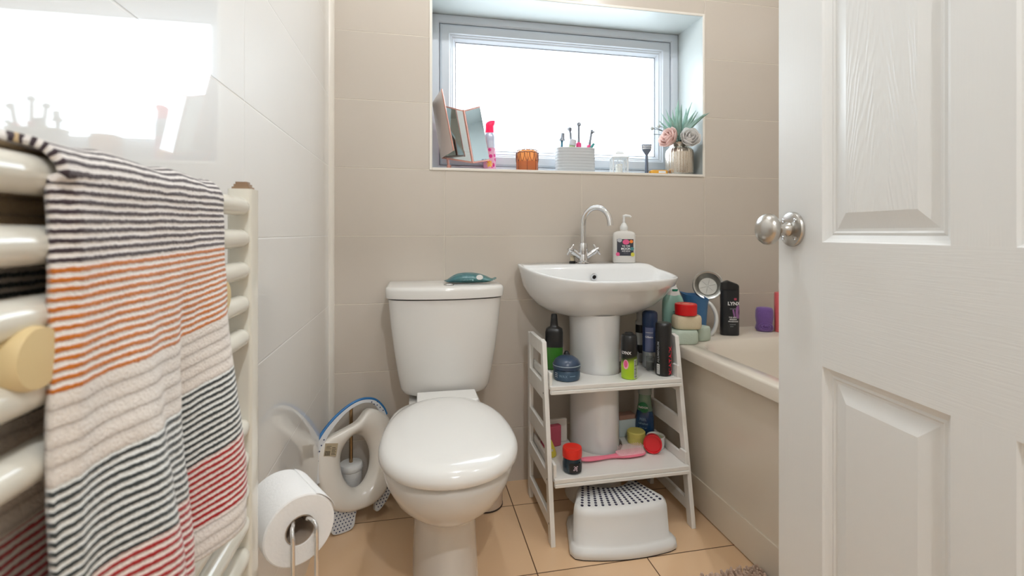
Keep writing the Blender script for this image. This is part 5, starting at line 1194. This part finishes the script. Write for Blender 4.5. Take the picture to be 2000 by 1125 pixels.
LEAF = bpy.data.materials.new('dusty_green_leaf'); LEAF.use_nodes = True; t = NT(LEAF); bs = t.n['Principled BSDF']; tc = t.node('ShaderNodeTexCoord').outputs['Object']
t.put(bs.inputs['Base Color'], t.mix(t.noise(30, 3, tc), srgb(122,162,150), srgb(204,226,214))); bs.inputs['Roughness'].default_value = 0.55; bs.inputs['Transmission Weight'].default_value = 0.0
def leaf(tip, bend, w0, base=(0, 0, 0.125), m=LEAF):
    b = MB(); B = Vector(base); T = Vector(tip); Mi = (B+T)/2+Vector(bend); N1 = 14; rows = []
    for k in range(N1+1):
        q = k/N1; p = B*(1-q)**2+Mi*2*q*(1-q)+T*q*q; d = ((Mi-B)*(1-q)+(T-Mi)*q).normalized()
        sd = d.cross(Vector((0.25, 1, 0.1))).normalized(); nn = sd.cross(d).normalized()
        w_ = 1.25*w0*(0.35+0.65*math.sin(PI*min(1, q*0.9+0.12))**0.8)*(1-q**5)+0.0003
        rows.append([p-sd*w_+nn*w_*0.35, p, p+sd*w_+nn*w_*0.35])
    i0 = [b.add(r_) for r_ in rows]
    for a_, c_ in zip(i0, i0[1:]):
        for i in range(2): b.face((a_+i, a_+i+1, c_+i+1, c_+i))
    o = b.build('leaf', m, fl, recalc=False); s_ = o.modifiers.new('s', 'SOLIDIFY'); s_.thickness = 0.0009
    return o
P_ = 2.2e-3
def tipof(px, py, dy=0.0):
    k = (1.862+dy)/1.862      # nearer things need a smaller offset from the vase for the same direction
    return (min((px-1327)*P_*k + 1.105*(k-1), 0.062 if dy > -0.065 else 0.2), dy, (334-py)*P_*k-0.012+0.25*(k-1))
for (px_, py_, dy_, bend, w0) in ((1325,190,0,(-0.012,0,0.02),0.0085), (1332,199,-0.01,(-0.006,0,0.01),0.0080), (1355,193,0.005,(-0.012,0,-0.01),0.0045), (1312,210,0.01,(-0.01,0,0.0),0.0055), (1298,210,-0.01,(0.0,0,-0.012),0.0045), (1288,217,0.0,(0.008,0,-0.012),0.0045), (1283,232,0.0,(0.01,0,-0.004),0.0045), (1306,222,-0.02,(0.0,0,0.012),0.0050), (1362,209,-0.04,(-0.010,0,0.0),0.0060), (1367,211,-0.075,(-0.004,0,0.0),0.0055), (1384,213,-0.095,(-0.012,0,0.012),0.0075), (1393,211,-0.10,(-0.012,0,0.022),0.0060), (1376,222,-0.09,(-0.01,0,0.006),0.0050), (1318,205,0.02,(0.004,0,0.01),0.006), (1342,205,0.02,(0.01,0,0.01),0.0060), (1290,244,-0.02,(0.0,0,0.02),0.0055), (1300,232,0.02,(0,0,0.014),0.0055), (1345,222,-0.02,(0.006,0,0.01),0.0050), (1296,275,-0.03,(0.0,0,0.018),0.0070), (1310,276,-0.035,(0,0,0.01),0.007), (1285,262,0.0,(0.0,0,0.024),0.005), (1330,215,-0.025,(-0.004,0,0.01),0.007), (1322,222,-0.02,(-0.008,0,0.01),0.007)):
    leaf(tipof(px_, py_, dy_), bend, w0)
STEMM = mat('dark_green_stem', (70,84,72), 0.6)
for tip_, bd, bud in (((1269,248), (0.03, 0, 0.012), True), ((1283,243), (0.02, 0, 0.02), True), ((1267,259), (0.02, 0, 0.014), False), ((1276,246), (0.02,0,0.0), False)):
    T = Vector(tipof(*tip_)); B = Vector((0, 0, 0.13)); Mi = (B+T)/2+Vector(bd)
    b = MB(); pth = [B*(1-q)**2+Mi*2*q*(1-q)+T*q*q for q in [k/10 for k in range(11)]]; b.tube(pth, 0.0012, 8); st_ = b.build('stem', STEMM, fl)
    if bud:
        b = MB(); b.lathe([(0.001, -0.0085), (0.006, -0.006), (0.0085, 0), (0.006, 0.006), (0.001, 0.0085)], tuple(T), 16); b.build('bud', mat('pale_grey_bud', (190,198,196), 0.6), st_)
b = MB(); b.tube(catmull([(0.0, 0, 0.128), (0.02, -0.035, 0.140), (0.044, -0.044, 0.128), (0.049, -0.046, 0.108)], 6), 0.0022, 8); b.build('stem', mat('black_wire', (40,42,42), 0.5), fl)
for k in range(7):
    a = 2*PI*k/7; b = MB(); b.tube([(0.018*math.cos(a), 0.018*math.sin(a), 0.0), (0.012*math.cos(a+0.6), 0.012*math.sin(a+0.6), 0.08), (0.020*math.cos(a+0.3), 0.020*math.sin(a+0.3), 0.150)], 0.0016, 8); b.build('stem', STEMM, fl)
def rose(c, R, m, face, seed):
    rs = random.Random(seed); F_ = Vector(face).normalized(); up0 = Vector((0,0,1)); e1 = F_.cross(up0).normalized(); e2 = e1.cross(F_)
    holder = bpy.data.objects.new('rose', None); COL.objects.link(holder); holder.parent = fl; holder.location = c
    for ly_, (n_, k, op) in enumerate(((3, 0.32, 0.10), (4, 0.58, 0.35), (5, 0.82, 0.65), (6, 1.0, 1.0))):
        for j in range(n_):
            a0 = 2*PI*j/n_+ly_*0.7+rs.uniform(-0.1, 0.1); b = MB(); rows = []; half = PI/n_*1.35
            for iv in range(8):
                v = iv/7; row = []
                for iu in range(9):
                    u = -1+2*iu/8
                    rad = R*k*(0.30+0.70*math.sin(v*PI*0.5)**0.7)*(1+0.10*op*v*v*v)
                    rad *= (1+0.03*math.sin(u*4+seed+j))*(1-0.16*max(0, v-0.6)*2.5*(1.2-op))
                    h = R*(-0.75+v*(1.45-0.35*op)-0.16*v*(u*u))-0.05*R*op*v**4*2
                    a = a0+u*half*(0.35+0.65*math.sin(PI*(0.15+0.70*v)))
                    row.append(e1*rad*math.cos(a)+e2*rad*math.sin(a)+F_*h)
                rows.append(row)
            i0 = [b.add(r_) for r_ in rows]
            for a_, c_ in zip(i0, i0[1:]):
                for i in range(8): b.face((a_+i, a_+i+1, c_+i+1, c_+i))
            o = b.build('petal', m, holder, recalc=False); s_ = o.modifiers.new('s', 'SOLIDIFY'); s_.thickness = 0.0008
rose(tipof(1350, 262, -0.075), 0.040, mat('ivory_petal', (250,248,246), 0.6), (-0.15, -0.95, 0.35), 3)
rose(tipof(1303, 264, -0.035), 0.042, mat('blush_petal', (246,226,220), 0.6), (-0.85, -0.25, 0.35), 5)

for n_, f_ in (('ivory_petal', 0.6), ('blush_petal', 0.55), ('dusty_green_leaf', 0.45), ('amber_glass', 0.6), ('orange_wax', 0.6), ('hot_pink', 0.4), ('pink_pattern', 0.3), ('pale_grey_stoneware', 0.12), ('mint_plastic', 0.2), ('translucent_green', 0.3), ('white_lantern_enamel', 0.25), ('amber_yellow', 0.3), ('rose_cream_back', 0.0)):
    if f_: translucent(bpy.data.materials[n_], f_)
